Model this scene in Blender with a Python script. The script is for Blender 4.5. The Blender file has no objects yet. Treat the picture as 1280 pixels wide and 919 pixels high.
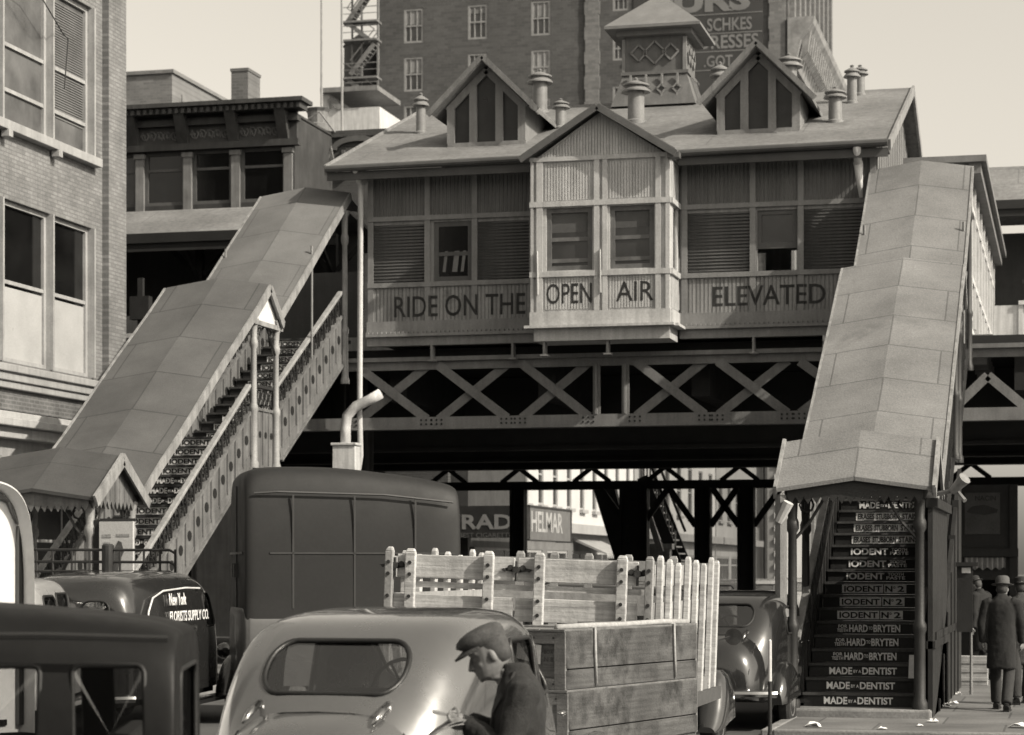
import bpy, bmesh, math, random
from mathutils import Vector, Matrix, Quaternion
random.seed(7)
R = math.radians
sc = bpy.context.scene
C = sc.collection
# ------------------------------------------------------------------ camera, sky, sun, exposure
FPX, HZ, CH, YAW = 2800.0, 712.0, 2.0, R(14)
cam = bpy.data.objects.new('camera', bpy.data.cameras.new('camera'))
C.objects.link(cam)
cam.location = (0, 0, CH)
cam.rotation_euler = (R(90), 0, YAW)
cam.data.sensor_width = 36
cam.data.lens = FPX / 1280 * 36
cam.data.shift_y = (HZ - 459.5) / 1280
cam.data.clip_start = 0.5
cam.data.clip_end = 3000
cam.data.dof.use_dof = True
cam.data.dof.focus_distance = 21
cam.data.dof.aperture_fstop = 4.0
sc.camera = cam
SUN_EL, SUN_FRONT = 36, 17          # elevation; degrees in front of the station facade
sdir = Vector((math.cos(R(SUN_EL)) * math.cos(R(SUN_FRONT)), -math.cos(R(SUN_EL)) * math.sin(R(SUN_FRONT)), math.sin(R(SUN_EL))))
TINT = (1.0, 0.93, 0.81)           # toned black and white print
w = bpy.data.worlds.new('World'); sc.world = w; w.use_nodes = True
nt = w.node_tree; nt.nodes.clear()
sky = nt.nodes.new('ShaderNodeTexSky'); sky.sky_type = 'NISHITA'; sky.sun_disc = False
sky.sun_elevation = R(SUN_EL); sky.sun_rotation = math.atan2(sdir.x, sdir.y)
sky.air_density = 1.0; sky.dust_density = 2.6; sky.ozone_density = 1.0
# film that answers mostly to blue light, like a 1930s plate
bw = nt.nodes.new('ShaderNodeVectorMath'); bw.operation = 'DOT_PRODUCT'
bw.inputs[1].default_value = (.1, .3, .6)
tn = nt.nodes.new('ShaderNodeMix'); tn.data_type = 'RGBA'; tn.blend_type = 'MULTIPLY'; tn.inputs[0].default_value = 1
tn.inputs[7].default_value = (*TINT, 1)
bg = nt.nodes.new('ShaderNodeBackground'); bg.inputs[1].default_value = 0.15
wo = nt.nodes.new('ShaderNodeOutputWorld')
nt.links.new(sky.outputs[0], bw.inputs[0]); nt.links.new(bw.outputs['Value'], tn.inputs[6])
nt.links.new(tn.outputs[2], bg.inputs[0]); nt.links.new(bg.outputs[0], wo.inputs[0])
sl = bpy.data.lights.new('sun', 'SUN'); sl.energy = 3.9; sl.angle = R(0.6); sl.color = TINT
so = bpy.data.objects.new('sun', sl); C.objects.link(so)
so.location = (40, -20, 40); so.rotation_euler = (-sdir).to_track_quat('-Z', 'Y').to_euler()
sc.view_settings.view_transform = 'Standard'; sc.view_settings.look = 'None'
sc.view_settings.exposure = 0.55; sc.view_settings.gamma = 1; sc.view_settings.use_curve_mapping = False
sc.render.engine = 'CYCLES'
sc.cycles.max_bounces = 6; sc.cycles.transparent_max_bounces = 12
sc.cycles.use_denoising = True

# ------------------------------------------------------------------ measuring helpers
cA, sA = math.cos(YAW), math.sin(YAW)
def atD(px, py, D):
    X = (px - 640) / FPX * D
    return Vector((X * cA - D * sA, X * sA + D * cA, CH + (HZ - py) / FPX * D))
def onX(px, py, x0):
    k = (px - 640) / FPX
    return atD(px, py, x0 / (k * cA - sA))
def onY(px, py, y0):
    k = (px - 640) / FPX
    return atD(px, py, y0 / (k * sA + cA))
def onZ(px, py, z0):
    return atD(px, py, (z0 - CH) * FPX / (HZ - py))

# ------------------------------------------------------------------ materials
def N(nt, t, **kw):
    n = nt.nodes.new(t)
    for k, v in kw.items(): setattr(n, k, v)
    return n
MATS = {}
ALB = .53      # albedo scale: darkens the grey of every material alike
def M(name, v, rough=.75, var=.18, scale=2.5, fine=.12, fscale=45, bump=.15, metal=0.0, spec=.4, streak=0, pattern=None, patch=None, coat=0, grain=None):
    """grey procedural paint / wood / stone with blotches, grain, rain streaks, bricks or peeled patches"""
    if name in MATS: return MATS[name]
    v *= ALB
    if patch: patch = (patch[0] * ALB, patch[1], patch[2], patch[3] if len(patch) > 3 else .03)
    m = bpy.data.materials.new(name); m.use_nodes = True; MATS[name] = m
    t = m.node_tree; L = t.links
    b = t.nodes['Principled BSDF']
    tc = N(t, 'ShaderNodeTexCoord')
    def noise(sc_, det=5, vec=None, rgh=.6):
        n = N(t, 'ShaderNodeTexNoise'); n.inputs['Scale'].default_value = sc_; n.inputs['Detail'].default_value = det
        n.inputs['Roughness'].default_value = rgh
        L.new(vec if vec else tc.outputs['Object'], n.inputs['Vector']); return n.outputs['Fac']
    def math_(op, a, b_):
        n = N(t, 'ShaderNodeMath', operation=op)
        for i, q in enumerate((a, b_)):
            if isinstance(q, (int, float)): n.inputs[i].default_value = q
            else: L.new(q, n.inputs[i])
        return n.outputs[0]
    def rng(x, a, b_, c, d):
        n = N(t, 'ShaderNodeMapRange'); L.new(x, n.inputs[0])
        for i, q in enumerate((a, b_, c, d)): n.inputs[i + 1].default_value = q
        return n.outputs[0]
    f = rng(noise(scale), .3, .7, 1 - var, 1 + var)
    g = noise(fscale, 4)
    f = math_('MULTIPLY', f, rng(g, .3, .7, 1 - fine, 1 + fine))
    if streak:
        mp = N(t, 'ShaderNodeMapping'); mp.inputs['Scale'].default_value = (6, 6, .35)
        L.new(tc.outputs['Object'], mp.inputs[0])
        f = math_('MULTIPLY', f, rng(noise(1.6, 6, mp.outputs[0]), .35, .75, 1 + streak * .4, 1 - streak))
    hgt = g
    if grain:
        mp = N(t, 'ShaderNodeMapping'); mp.inputs['Scale'].default_value = {'x': (.6, 14, 14), 'y': (14, .6, 14), 'z': (14, 14, .6)}[grain]
        L.new(tc.outputs['Object'], mp.inputs[0]); gr = noise(2.2, 8, mp.outputs[0], .7)
        f = math_('MULTIPLY', f, rng(gr, .3, .7, .6, 1.35)); hgt = math_('ADD', gr, g)
    if pattern:
        kind, axis, bw_, bh, dark = pattern
        sep = N(t, 'ShaderNodeSeparateXYZ'); L.new(tc.outputs['Object'], sep.inputs[0])
        cmb = N(t, 'ShaderNodeCombineXYZ')
        a_, b_ = {'x': (1, 2), 'y': (0, 2), 'z': (0, 1)}[axis]
        L.new(sep.outputs[a_], cmb.inputs[0]); L.new(sep.outputs[b_], cmb.inputs[1])
        br = N(t, 'ShaderNodeTexBrick'); L.new(cmb.outputs[0], br.inputs[0])
        br.inputs['Scale'].default_value = 1; br.inputs['Brick Width'].default_value = bw_; br.inputs['Row Height'].default_value = bh
        br.inputs['Mortar Size'].default_value = .012 if kind == 'brick' else .014
        br.inputs['Color1'].default_value = (.82, .82, .82, 1); br.inputs['Color2'].default_value = (1.14, 1.14, 1.14, 1)
        br.inputs['Mortar'].default_value = (dark,) * 3 + (1,)
        if kind == 'felt':
            br.inputs['Color1'].default_value = (.94, .94, .94, 1); br.inputs['Color2'].default_value = (1.05, 1.05, 1.05, 1)
            br.inputs['Mortar Smooth'].default_value = .3
        f = math_('MULTIPLY', f, br.outputs['Color'])
        hgt = math_('ADD', math_('MULTIPLY', br.outputs['Fac'], -1.2), g)
    val = math_('MULTIPLY', f, v)
    if patch:
        pv, amt, psc, soft = patch
        ms = rng(noise(psc, 8, None, .7), .5 + (1 - amt) * .22, .5 + soft + (1 - amt) * .22, 0, 1)
        mx = N(t, 'ShaderNodeMix'); L.new(ms, mx.inputs[0]); L.new(val, mx.inputs[2]); mx.inputs[3].default_value = pv
        val = mx.outputs[0]
    cb = N(t, 'ShaderNodeCombineColor')
    for i in range(3): L.new(val, cb.inputs[i])
    L.new(cb.outputs[0], b.inputs['Base Color'])
    b.inputs['Roughness'].default_value = rough; b.inputs['Metallic'].default_value = metal
    b.inputs['Specular IOR Level'].default_value = spec
    if rough > .15:
        L.new(rng(noise(scale * 3), .3, .7, max(.05, rough - .08), min(1, rough + .08)), b.inputs['Roughness'])
    if coat: b.inputs['Coat Weight'].default_value = coat; b.inputs['Coat Roughness'].default_value = .06
    if bump:
        bp = N(t, 'ShaderNodeBump'); bp.inputs['Strength'].default_value = bump; bp.inputs['Distance'].default_value = .02
        L.new(hgt, bp.inputs['Height']); L.new(bp.outputs[0], b.inputs['Normal'])
    return m
def glass(name, refl=.18, dark=0.0):
    if name in MATS: return MATS[name]
    m = bpy.data.materials.new(name); m.use_nodes = True; MATS[name] = m
    t = m.node_tree; t.nodes.clear()
    o = N(t, 'ShaderNodeOutputMaterial'); mx = N(t, 'ShaderNodeMixShader')
    tr = N(t, 'ShaderNodeBsdfTransparent'); gl = N(t, 'ShaderNodeBsdfGlossy'); gl.inputs['Roughness'].default_value = .03
    v = 1 - dark; tr.inputs[0].default_value = (v, v, v, 1)
    mx.inputs[0].default_value = refl
    t.links.new(tr.outputs[0], mx.inputs[1]); t.links.new(gl.outputs[0], mx.inputs[2]); t.links.new(mx.outputs[0], o.inputs[0])
    return m
def pane_mat(name, v=.012, rough=.06):
    return M(name, v, rough=rough, var=.5, scale=1.2, fine=.05, bump=.03, spec=.5)

# ------------------------------------------------------------------ mesh builder
ORG = {}
class MB:
    def __init__(s): s.v = []; s.f = []
    def add(s, vs, fs):
        o = len(s.v); s.v += [tuple(p) for p in vs]; s.f += [tuple(i + o for i in f) for f in fs]; return s
    def box(s, x0, x1, y0, y1, z0, z1):
        if x0 > x1: x0, x1 = x1, x0
        if y0 > y1: y0, y1 = y1, y0
        if z0 > z1: z0, z1 = z1, z0
        return s.add([(x0, y0, z0), (x1, y0, z0), (x1, y1, z0), (x0, y1, z0), (x0, y0, z1), (x1, y0, z1), (x1, y1, z1), (x0, y1, z1)],
                     [(0, 3, 2, 1), (4, 5, 6, 7), (0, 1, 5, 4), (1, 2, 6, 5), (2, 3, 7, 6), (3, 0, 4, 7)])
    def hexa(s, p):     # 8 corners, bottom 4 then top 4 (ccw)
        return s.add(p, [(0, 3, 2, 1), (4, 5, 6, 7), (0, 1, 5, 4), (1, 2, 6, 5), (2, 3, 7, 6), (3, 0, 4, 7)])
    def bar(s, a, b, w, h, up=(0, 0, 1)):
        a = Vector(a); b = Vector(b); d = (b - a).normalized(); u = Vector(up)
        sd = d.cross(u)
        if sd.length < 1e-4: sd = d.cross(Vector((1, 0, 0)))
        sd.normalize(); u = sd.cross(d)
        q = [(-w / 2, -h / 2), (w / 2, -h / 2), (w / 2, h / 2), (-w / 2, h / 2)]
        return s.hexa([a + sd * x + u * z for x, z in q] + [b + sd * x + u * z for x, z in q])
    def tube(s, pts, r, n=8, close=False, caps=True):
        pts = [Vector(p) for p in pts]; m = len(pts)
        rr = r if isinstance(r, (list, tuple)) else [r] * m
        vs = []; fs = []; prev = None
        for i, p in enumerate(pts):
            if close: d = pts[(i + 1) % m] - pts[i - 1]
            else: d = pts[min(i + 1, m - 1)] - pts[max(i - 1, 0)]
            d.normalize()
            if prev is None:
                u = d.orthogonal().normalized()
            else:
                u = prev - d * prev.dot(d)
                u = u.normalized() if u.length > 1e-5 else d.orthogonal().normalized()
            prev = u; w_ = d.cross(u)
            for k in range(n):
                a = 2 * math.pi * k / n
                vs.append(p + (u * math.cos(a) + w_ * math.sin(a)) * rr[i])
        for i in range(m if close else m - 1):
            j = (i + 1) % m
            for k in range(n):
                l = (k + 1) % n
                fs.append((i * n + k, i * n + l, j * n + l, j * n + k))
        if not close and caps:
            fs.append(tuple(range(n))[::-1]); fs.append(tuple((m - 1) * n + k for k in range(n)))
        return s.add(vs, fs)
    def lathe(s, prof, c=(0, 0, 0), n=14, axis='z'):
        vs = []; fs = []
        for r, z in prof:
            for k in range(n):
                a = 2 * math.pi * k / n
                x, y = r * math.cos(a), r * math.sin(a)
                p = (x, y, z) if axis == 'z' else ((z, x, y) if axis == 'x' else (y, z, x))
                vs.append((p[0] + c[0], p[1] + c[1], p[2] + c[2]))
        for i in range(len(prof) - 1):
            for k in range(n):
                l = (k + 1) % n
                fs.append((i * n + k, i * n + l, (i + 1) * n + l, (i + 1) * n + k))
        fs.append(tuple(range(n))[::-1]); fs.append(tuple((len(prof) - 1) * n + k for k in range(n)))
        return s.add(vs, fs)
    def prism(s, poly, axis, a, b):
        """poly in the plane normal to axis: x->(y,z)  y->(x,z)  z->(x,y)"""
        def p3(q, t):
            return (t, q[0], q[1]) if axis == 'x' else ((q[0], t, q[1]) if axis == 'y' else (q[0], q[1], t))
        n = len(poly)
        return s.add([p3(q, a) for q in poly] + [p3(q, b) for q in poly],
                     [tuple(range(n))[::-1], tuple(range(n, 2 * n))] + [(i, (i + 1) % n, n + (i + 1) % n, n + i) for i in range(n)])
    def build(s, name, mat, parent=None, smooth=False, bevel=0, label=None, sub=0):
        org = ORG.get(parent, Vector((0, 0, 0))) if parent else Vector((0, 0, 0))
        me = bpy.data.meshes.new(name)
        me.from_pydata([(p[0] - org.x, p[1] - org.y, p[2] - org.z) for p in s.v], [], s.f)
        bm = bmesh.new(); bm.from_mesh(me); bmesh.ops.recalc_face_normals(bm, faces=bm.faces); bm.to_mesh(me); bm.free()
        me.materials.append(mat)
        if smooth:
            for p in me.polygons: p.use_smooth = True
        o = bpy.data.objects.new(name, me); C.objects.link(o)
        if smooth == 'auto':
            md = o.modifiers.new('edges', 'EDGE_SPLIT'); md.split_angle = R(38)
        if bevel:
            md = o.modifiers.new('bevel', 'BEVEL'); md.width = bevel; md.segments = 2; md.limit_method = 'ANGLE'; md.angle_limit = R(40)
            md.harden_normals = False
        if sub:
            md = o.modifiers.new('sub', 'SUBSURF'); md.levels = sub; md.render_levels = sub
        if parent: o.parent = parent; ORG[o] = org
        else: ORG[o] = Vector((0, 0, 0))
        if label: o['label'] = label
        return o
def thing(name, label, cat, loc=(0, 0, 0), group=None, local=False):
    o = bpy.data.objects.new(name, None); C.objects.link(o); o.empty_display_size = .3
    o['label'] = label; o['category'] = cat
    if group: o['group'] = group
    if not local: o.location = loc; ORG[o] = Vector(loc)
    else: ORG[o] = Vector((0, 0, 0))
    return o
def tag(o, label, cat, group=None):
    o['label'] = label; o['category'] = cat
    if group: o['group'] = group
    return o
def dup(o, parent=None):
    c = o.copy(); C.objects.link(c); ORG[c] = ORG.get(o, Vector((0, 0, 0)))
    if parent: c.parent = parent
    for ch in list(o.children): dup(ch, c)
    return c
def struct(o): o['kind'] = 'structure'; return o
def place(root, x, y, z=0, rz=0, rx=0, ry=0):
    root.location = (x, y, z); root.rotation_euler = (rx, ry, rz)
def text(s_, mat, parent, loc, width, height, face='-y', bold=.012, depth=.004, name='lettering', squash=True):
    """lettering as a thin solid; loc = lower left corner; face = the way it looks"""
    cu = bpy.data.curves.new(name, 'FONT'); cu.body = s_; cu.size = 1; cu.extrude = .02; cu.offset = bold; cu.resolution_u = 3
    t = bpy.data.objects.new(name, cu); C.objects.link(t)
    me = bpy.data.meshes.new_from_object(t.evaluated_get(bpy.context.evaluated_depsgraph_get()))
    bpy.data.objects.remove(t); bpy.data.curves.remove(cu)
    xs = [v.co.x for v in me.vertices]; ys = [v.co.y for v in me.vertices]
    x0, x1, y0, y1 = min(xs), max(xs), min(ys), max(ys)
    sx, sy = width / (x1 - x0), height / (y1 - y0)
    org = ORG.get(parent, Vector((0, 0, 0))) if parent else Vector((0, 0, 0))
    L = Vector(loc) - org
    for v in me.vertices:
        a = (v.co.x - x0) * sx; b = (v.co.y - y0) * sy; d = (v.co.z + .02) / .04 * depth
        if face == '-y': v.co = (L.x + a, L.y - d, L.z + b)
        elif face == '+x': v.co = (L.x + d, L.y + a, L.z + b)
        elif face == '+z': v.co = (L.x + a, L.y + b, L.z + d)
    me.materials.clear(); me.materials.append(mat)
    o = bpy.data.objects.new(name, me); C.objects.link(o)
    if parent: o.parent = parent
    ORG[o] = org
    return o
def wall_cells(a0, a1, z0, z1, holes):
    """split a rectangle into boxes around the openings"""
    As = sorted({a0, a1, *[h[0] for h in holes], *[h[1] for h in holes]}); Zs = sorted({z0, z1, *[h[2] for h in holes], *[h[3] for h in holes]})
    As = [q for q in As if a0 <= q <= a1]; Zs = [q for q in Zs if z0 <= q <= z1]
    out = []
    for i in range(len(As) - 1):
        run = None
        for j in range(len(Zs) - 1):
            ca, cz = (As[i] + As[i + 1]) / 2, (Zs[j] + Zs[j + 1]) / 2
            ins = any(h[0] < ca < h[1] and h[2] < cz < h[3] for h in holes)
            if not ins:
                run = [run[0] if run else Zs[j], Zs[j + 1]]
            if ins or j == len(Zs) - 2:
                if run: out.append((As[i], As[i + 1], run[0], run[1]))
                run = None
    return out
def wall(mb, axis, c0, c1, a0, a1, z0, z1, holes=()):
    for p, q, r_, s_ in wall_cells(a0, a1, z0, z1, holes):
        if axis == 'y': mb.box(p, q, c0, c1, r_, s_)
        else: mb.box(c0, c1, p, q, r_, s_)
def axbox(mb, axis, a0, a1, c0, c1, z0, z1):
    return mb.box(a0, a1, c0, c1, z0, z1) if axis == 'y' else mb.box(c0, c1, a0, a1, z0, z1)
def window(parent, axis, face, inn, a0, a1, z0, z1, fm, pm, fw=.07, rails=(.5,), mull=(), name='window', depth=.06, pane_name='pane', sill=None, sm=None, gap=.0):
    """frame (child of parent) with its pane and sill; face = coordinate of the wall face, inn = sign of the inward direction"""
    mb = MB(); f0 = face + inn * .03 + inn * gap; f1 = f0 + inn * depth
    axbox(mb, axis, a0, a0 + fw, f0, f1, z0, z1); axbox(mb, axis, a1 - fw, a1, f0, f1, z0, z1)
    axbox(mb, axis, a0 + fw, a1 - fw, f0, f1, z1 - fw, z1); axbox(mb, axis, a0 + fw, a1 - fw, f0, f1, z0, z0 + fw)
    for q in rails:
        zc = z0 + (z1 - z0) * q
        axbox(mb, axis, a0 + fw, a1 - fw, f0 + inn * .01, f1 - inn * .01, zc - fw * .4, zc + fw * .4)
    for q in mull:
        ac = a0 + (a1 - a0) * q
        axbox(mb, axis, ac - fw * .22, ac + fw * .22, f0 + inn * .015, f1 - inn * .015, z0 + fw, z1 - fw)
    w_ = mb.build(name, fm, parent)
    p = MB(); axbox(p, axis, a0 + .01, a1 - .01, f0 + inn * (depth * .6), f0 + inn * (depth * .6 + .012), z0 + .01, z1 - .01)
    p.build(pane_name, pm, w_)
    if sill:
        q = MB(); axbox(q, axis, a0 - .1, a1 + .1, face - inn * sill, face + inn * .05, z0 - .13, z0 - .002)
        q.build('sill', sm or fm, w_)
    return w_
# ------------------------------------------------------------------ palette (toned greys)
asphalt = M('asphalt', .15, .8, .25, .6, .3, 60, .3)
paving = M('paving', .25, .85, .35, .8, .25, 40, .25, pattern=('flag', 'z', 1.5, 1.2, .5))
stone = M('kerb_stone', .32, .85, .3, 2, .25, 30, .3)
st_wall = M('station_paint', .4, .7, .2, 1.1, .12, 30, .12, streak=.4, patch=(.22, .6, 1.7, .12))
st_trim = M('station_trim', .35, .65, .14, 2, .12, 30, .12, streak=.2, patch=(.62, .2, 2.2))
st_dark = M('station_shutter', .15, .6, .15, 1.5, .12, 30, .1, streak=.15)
st_white = M('worn_white_paint', .95, .6, .1, 3, .1, 30, .1, streak=.3)
felt = M('roofing_felt', .31, .9, .3, .55, .2, 40, .25, streak=.3, patch=(.2, .6, .9, .15), pattern=('felt', 'z', 3.4, .92, .72))
felt2 = M('stair_roof_felt', .3, .88, .3, .6, .22, 40, .3, patch=(.2, .6, .8, .15), pattern=('felt', 'z', 1.55, .98, .6))
ltr = M('black_lettering', .04, .75, .35, 3, .2, 40, .1, patch=(.15, .4, 5))
iron = M('grey_ironwork', .33, .55, .2, 3, .15, 40, .15, streak=.25)
iron_l = M('pale_ironwork', .5, .55, .16, 3, .15, 40, .15, streak=.3)
iron_d = M('dark_ironwork', .05, .5, .3, 3, .15, 40, .15)
steel = M('truss_steel', .3, .6, .22, 1.2, .15, 40, .15, streak=.2)
steel_d = M('sooty_steel', .035, .7, .3, 1, .2, 40, .15)
hole_m = M('dark_hole', .012, .9, .1, 2)
stepm = M('stair_step', .035, .55, .35, 2, .25, 25, .15)
treadm = M('stair_tread', .1, .6, .35, 2, .3, 25, .2)
white_l = M('white_lettering', 1.5, .6, .12, 6)
pane = pane_mat('window_pane')
pane2 = pane_mat('grey_pane', .05, .1)
clear = glass('clear_glass', .12)
galv = M('galvanised', .36, .5, .2, 4, .12, 30, .1, streak=.25)
wood_in = M('dark_interior', .06, .8, .3, 1)

# ------------------------------------------------------------------ ground
g = MB(); g.add([(-500, -60, 0), (500, -60, 0), (500, 900, 0), (-500, 900, 0)], [(0, 1, 2, 3)])
struct(g.build('ground', asphalt))
pv = MB(); pv.box(-3.36, 16, 26.2, 240, -.2, .13)
struct(pv.build('pavement', paving))
kb = MB(); kb.box(-3.5, -3.362, 26.0, 240, -.2, .14); kb.box(-3.361, 16, 26.0, 26.198, -.2, .14)
struct(kb.build('kerb', stone, bevel=.02))
pv = MB(); pv.box(-18.28, -13.56, 24, 41.6, -.2, .13); pv.box(-18.28, -13.56, 60, 240, -.2, .13)
struct(pv.build('pavement', paving))
kb = MB(); kb.box(-13.558, -13.42, 24, 41.6, -.2, .14); kb.box(-13.558, -13.42, 60, 240, -.2, .14)
struct(kb.build('kerb', stone, bevel=.02))

# ------------------------------------------------------------------ elevated station house
YF, YB = 41.43, 40.5
EV, RY, RZ = 9.72, 47.2, 12.02
XL, XR = -13.2, -3.45
def rz(y): return EV + (RZ - EV) * (y - 40.85) / (RY - 40.85)
def roofhit(px, py):
    lo, hi = 38., 60.
    for _ in range(50):
        m_ = (lo + hi) / 2; p = onY(px, py, m_)
        if p.z > rz(m_): lo = m_
        else: hi = m_
    return onY(px, py, lo)
S = thing('station_house', 'elevated timber station house with gabled dormers, bay window and painted slogan across its front', 'station', (-8.3, YF, 6.3))
Z0, ZA, ZB, Z1, Z2, Z3 = 6.33, 6.52, 6.78, 7.44, 8.72, 9.66
winL = (-11.88, -11.12, 7.54, 8.68); winR = (-5.64, -4.9, 7.5, 8.66)
b = MB()
wall(b, 'y', YF, YF + .12, XL, -9.74, ZA, Z3, [winL]); wall(b, 'y', YF, YF + .12, -7.1, XR, ZA, Z3, [winR])
b.box(XL, XL + .12, YF + .122, 53, ZA, Z3)                                   # left end wall
wall(b, 'y', 52.9, 53, XL + .122, XR, ZA, Z3, [(-12.6, -10.5, 8.2, 9.5), (-9.8, -7, 8.2, 9.5), (-6.4, -2.5, 8.0, 9.55)])
b.box(XL, XR, YF + .13, 52.88, ZA - .1, ZA)                                  # floor
b.build('wall', st_wall, S)
# right gable end with vertical boards
ge = MB(); ge.prism([(YF + .002, ZA), (52.88, ZA), (52.88, 9.6), (RY, RZ - .12), (YF + .002, 9.74)], 'x', XR - .1, XR)
for i in range(22):
    y = YF + .1 + i * .5
    zt = (9.66 + (RZ - 9.9) * (y - YF) / (RY - YF)) if y < RY else RZ - .2 - (y - RY) * .38
    ge.box(XR + .001, XR + .02, y, y + .06, ZA, zt)
ge.build('gable_wall', st_trim, S)
# tongue and groove boarding (vertical below and above, horizontal louvre shutters between)
bd = MB()
st_eave = M('station_eave_shade', .2, .7, .16, 1.3, .12, 30, .12, streak=.25)  # upper boards painted darker to deepen the eave shadow
def vboards(x0, x1, y, z0, z1, step=.075):
    n = int((x1 - x0) / step)
    for i in range(n):
        xa = x0 + i * step + .008
        bd.box(xa, xa + step - .022, y - .016, y - .001, z0, z1)
for x0, x1 in ((XL + .02, -9.76), (-7.08, XR - .02)):
    bd = MB(); vboards(x0, x1, YF, ZB + .002, Z1); bd.build('boarding', st_wall, S)
    bd = MB(); vboards(x0, x1, YF, Z2 + .09, Z3 - .05); bd.build('boarding', st_eave, S)
sh = MB()
def hslats(x0, x1, z0, z1, step=.062):
    n = int((z1 - z0) / step)
    for i in range(n):
        z = z0 + i * step
        sh.add([(x0, YF - .004, z), (x1, YF - .004, z), (x1, YF - .028, z + step * .35), (x0, YF - .028, z + step * .35),
                (x0, YF - .004, z + step * .98), (x1, YF - .004, z + step * .98)], [(0, 1, 3, 2), (2, 3, 5, 4), (0, 2, 4), (1, 5, 3)])
for x0, x1 in ((XL + .02, -12.04), (-11.0, -9.9), (-7.0, -5.76), (-4.78, XR - .02)):
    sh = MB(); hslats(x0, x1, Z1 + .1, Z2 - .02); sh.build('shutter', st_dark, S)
for xc in (XL + .06, -12.0, -11.06, -9.93, -7.0, -5.72, -4.83, XR - .06):
    tr = MB(); tr.box(xc - .055, xc + .055, YF - .045, YF - .018, ZB, Z3); tr.build('batten', st_trim, S)
for x0, x1 in ((XL, -9.76), (-7.08, XR)):
    tr = MB(); tr.box(x0, x1, YF - .06, YF - .0, Z1, Z1 + .09); tr.box(x0, x1, YF - .06, YF - .0, Z2, Z2 + .09)
    tr.box(x0, x1, YF - .1, YF, ZA + .02, ZB); tr.box(x0, x1, YF - .17, YF, ZA - .04, ZA + .018)
    for i in range(int((x1 - x0) / .09)): tr.box(x0 + i * .09, x0 + i * .09 + .05, YF - .168, YF - .1, ZA + .02, ZA + .055)
    tr.box(x0, x1, YF - .09, YF + .1, Z0 - .02, ZA - .042); tr.build('wall_trim', st_trim, S)
for x in (-11.9, -10.3, -5.7, -4.4):
    cl = MB(); cl.box(x - .02, x + .02, YF - .1, YF + .1, Z0 - .3, Z0 - .022); cl.box(x - .07, x + .07, YF - .12, YF + .12, Z0 - .33, Z0 - .3); cl.build('bracket', st_trim, S)
for x in (-9.5, -8.3): cl = MB(); cl.box(x - .02, x + .02, YB + .05, YB + .25, Z0 - .33, Z0 - .1); cl.box(x - .07, x + .07, YB + .03, YB + .27, Z0 - .36, Z0 - .33); cl.build('bracket', st_trim, S)
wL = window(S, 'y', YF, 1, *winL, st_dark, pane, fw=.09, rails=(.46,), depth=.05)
c_ = MB()
for k, (xa, xb) in enumerate(((-11.72, -11.66), (-11.53, -11.43), (-11.36, -11.3))): c_.add([(xa, YF + .055, 7.72), (xb, YF + .055, 7.72), (xb + .05, YF + .055, 8.12), (xa + .05, YF + .055, 8.12)], [(0, 1, 2, 3)])
c_.build('curtain', M('grey_curtain', .3, .9), wL)
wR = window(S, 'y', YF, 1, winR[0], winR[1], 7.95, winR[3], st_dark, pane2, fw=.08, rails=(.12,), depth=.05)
# slogan
def over_battens(o):
    # painted letters run over the battens they cross
    bm = bmesh.new(); bm.from_mesh(o.data); ox = ORG[o].x
    for xc in (-12.0, -11.06, -5.72, -4.83):
        for e in (-.055, .055):
            r_ = bmesh.ops.bisect_plane(bm, geom=bm.verts[:] + bm.edges[:] + bm.faces[:], plane_co=(xc + e - ox, 0, 0), plane_no=(1, 0, 0))
            bmesh.ops.split_edges(bm, edges=[g_ for g_ in r_['geom_cut'] if isinstance(g_, bmesh.types.BMEdge)])
    done = set()
    for f in bm.faces:
        x = f.calc_center_median().x + ox
        if any(abs(x - xc) < .055 for xc in (-12.0, -11.06, -5.72, -4.83)):
            for v in f.verts:
                if v.index not in done and v not in done: v.co.y -= .029; done.add(v)
    bm.to_mesh(o.data); bm.free()
over_battens(text('RIDE ON THE', ltr, S, (onY(493, 396, YF).x, YF - .0165, 6.86), onY(657, 390, YF).x - onY(493, 396, YF).x, .41, bold=.008, depth=.002))
over_battens(text('ELEVATED', ltr, S, (onY(891, 386, YF).x, YF - .0165, 6.9), onY(1032, 382, YF).x - onY(891, 386, YF).x, .37, bold=.008, depth=.002))
# main roof
rf = MB()
x0, x1 = -13.85, -3.2
rf.add([(x0, 40.85, EV), (x1, 40.85, EV), (x1, RY, RZ), (x0, RY, RZ), (x0, 53.6, EV), (x1, 53.6, EV)], [(0, 1, 2, 3), (3, 2, 5, 4)])
th = .09
rf.add([(x0, 40.85, EV - th), (x1, 40.85, EV - th), (x1, RY, RZ - th), (x0, RY, RZ - th), (x0, 53.6, EV - th), (x1, 53.6, EV - th)],
       [(0, 3, 2, 1), (3, 4, 5, 2)])
rf.add([(x0, 40.85, EV), (x1, 40.85, EV), (x1, 40.85, EV - th), (x0, 40.85, EV - th)], [(0, 3, 2, 1)])
for x in (x0, x1):
    rf.add([(x, 40.85, EV), (x, RY, RZ), (x, 53.6, EV), (x, 53.6, EV - th), (x, RY, RZ - th), (x, 40.85, EV - th)], [(0, 1, 4, 5), (1, 2, 3, 4)])
ROOF = rf.build('roof', felt, S)
for xa, xb in ((x0, -9.75), (-7.02, x1)):
    gt = MB(); gt.tube([(xa, 40.78, EV - .05), (xb, 40.78, EV - .02)], .065, 10); gt.box(xa, xb, 40.86, 40.9, EV - .26, EV - .1)
    gt.box(xa + .6, xb, 40.9, YF - .02, EV - .13, EV - .1); gt.build('gutter', M('gutter_paint', .12, .6, .2), S)
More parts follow.
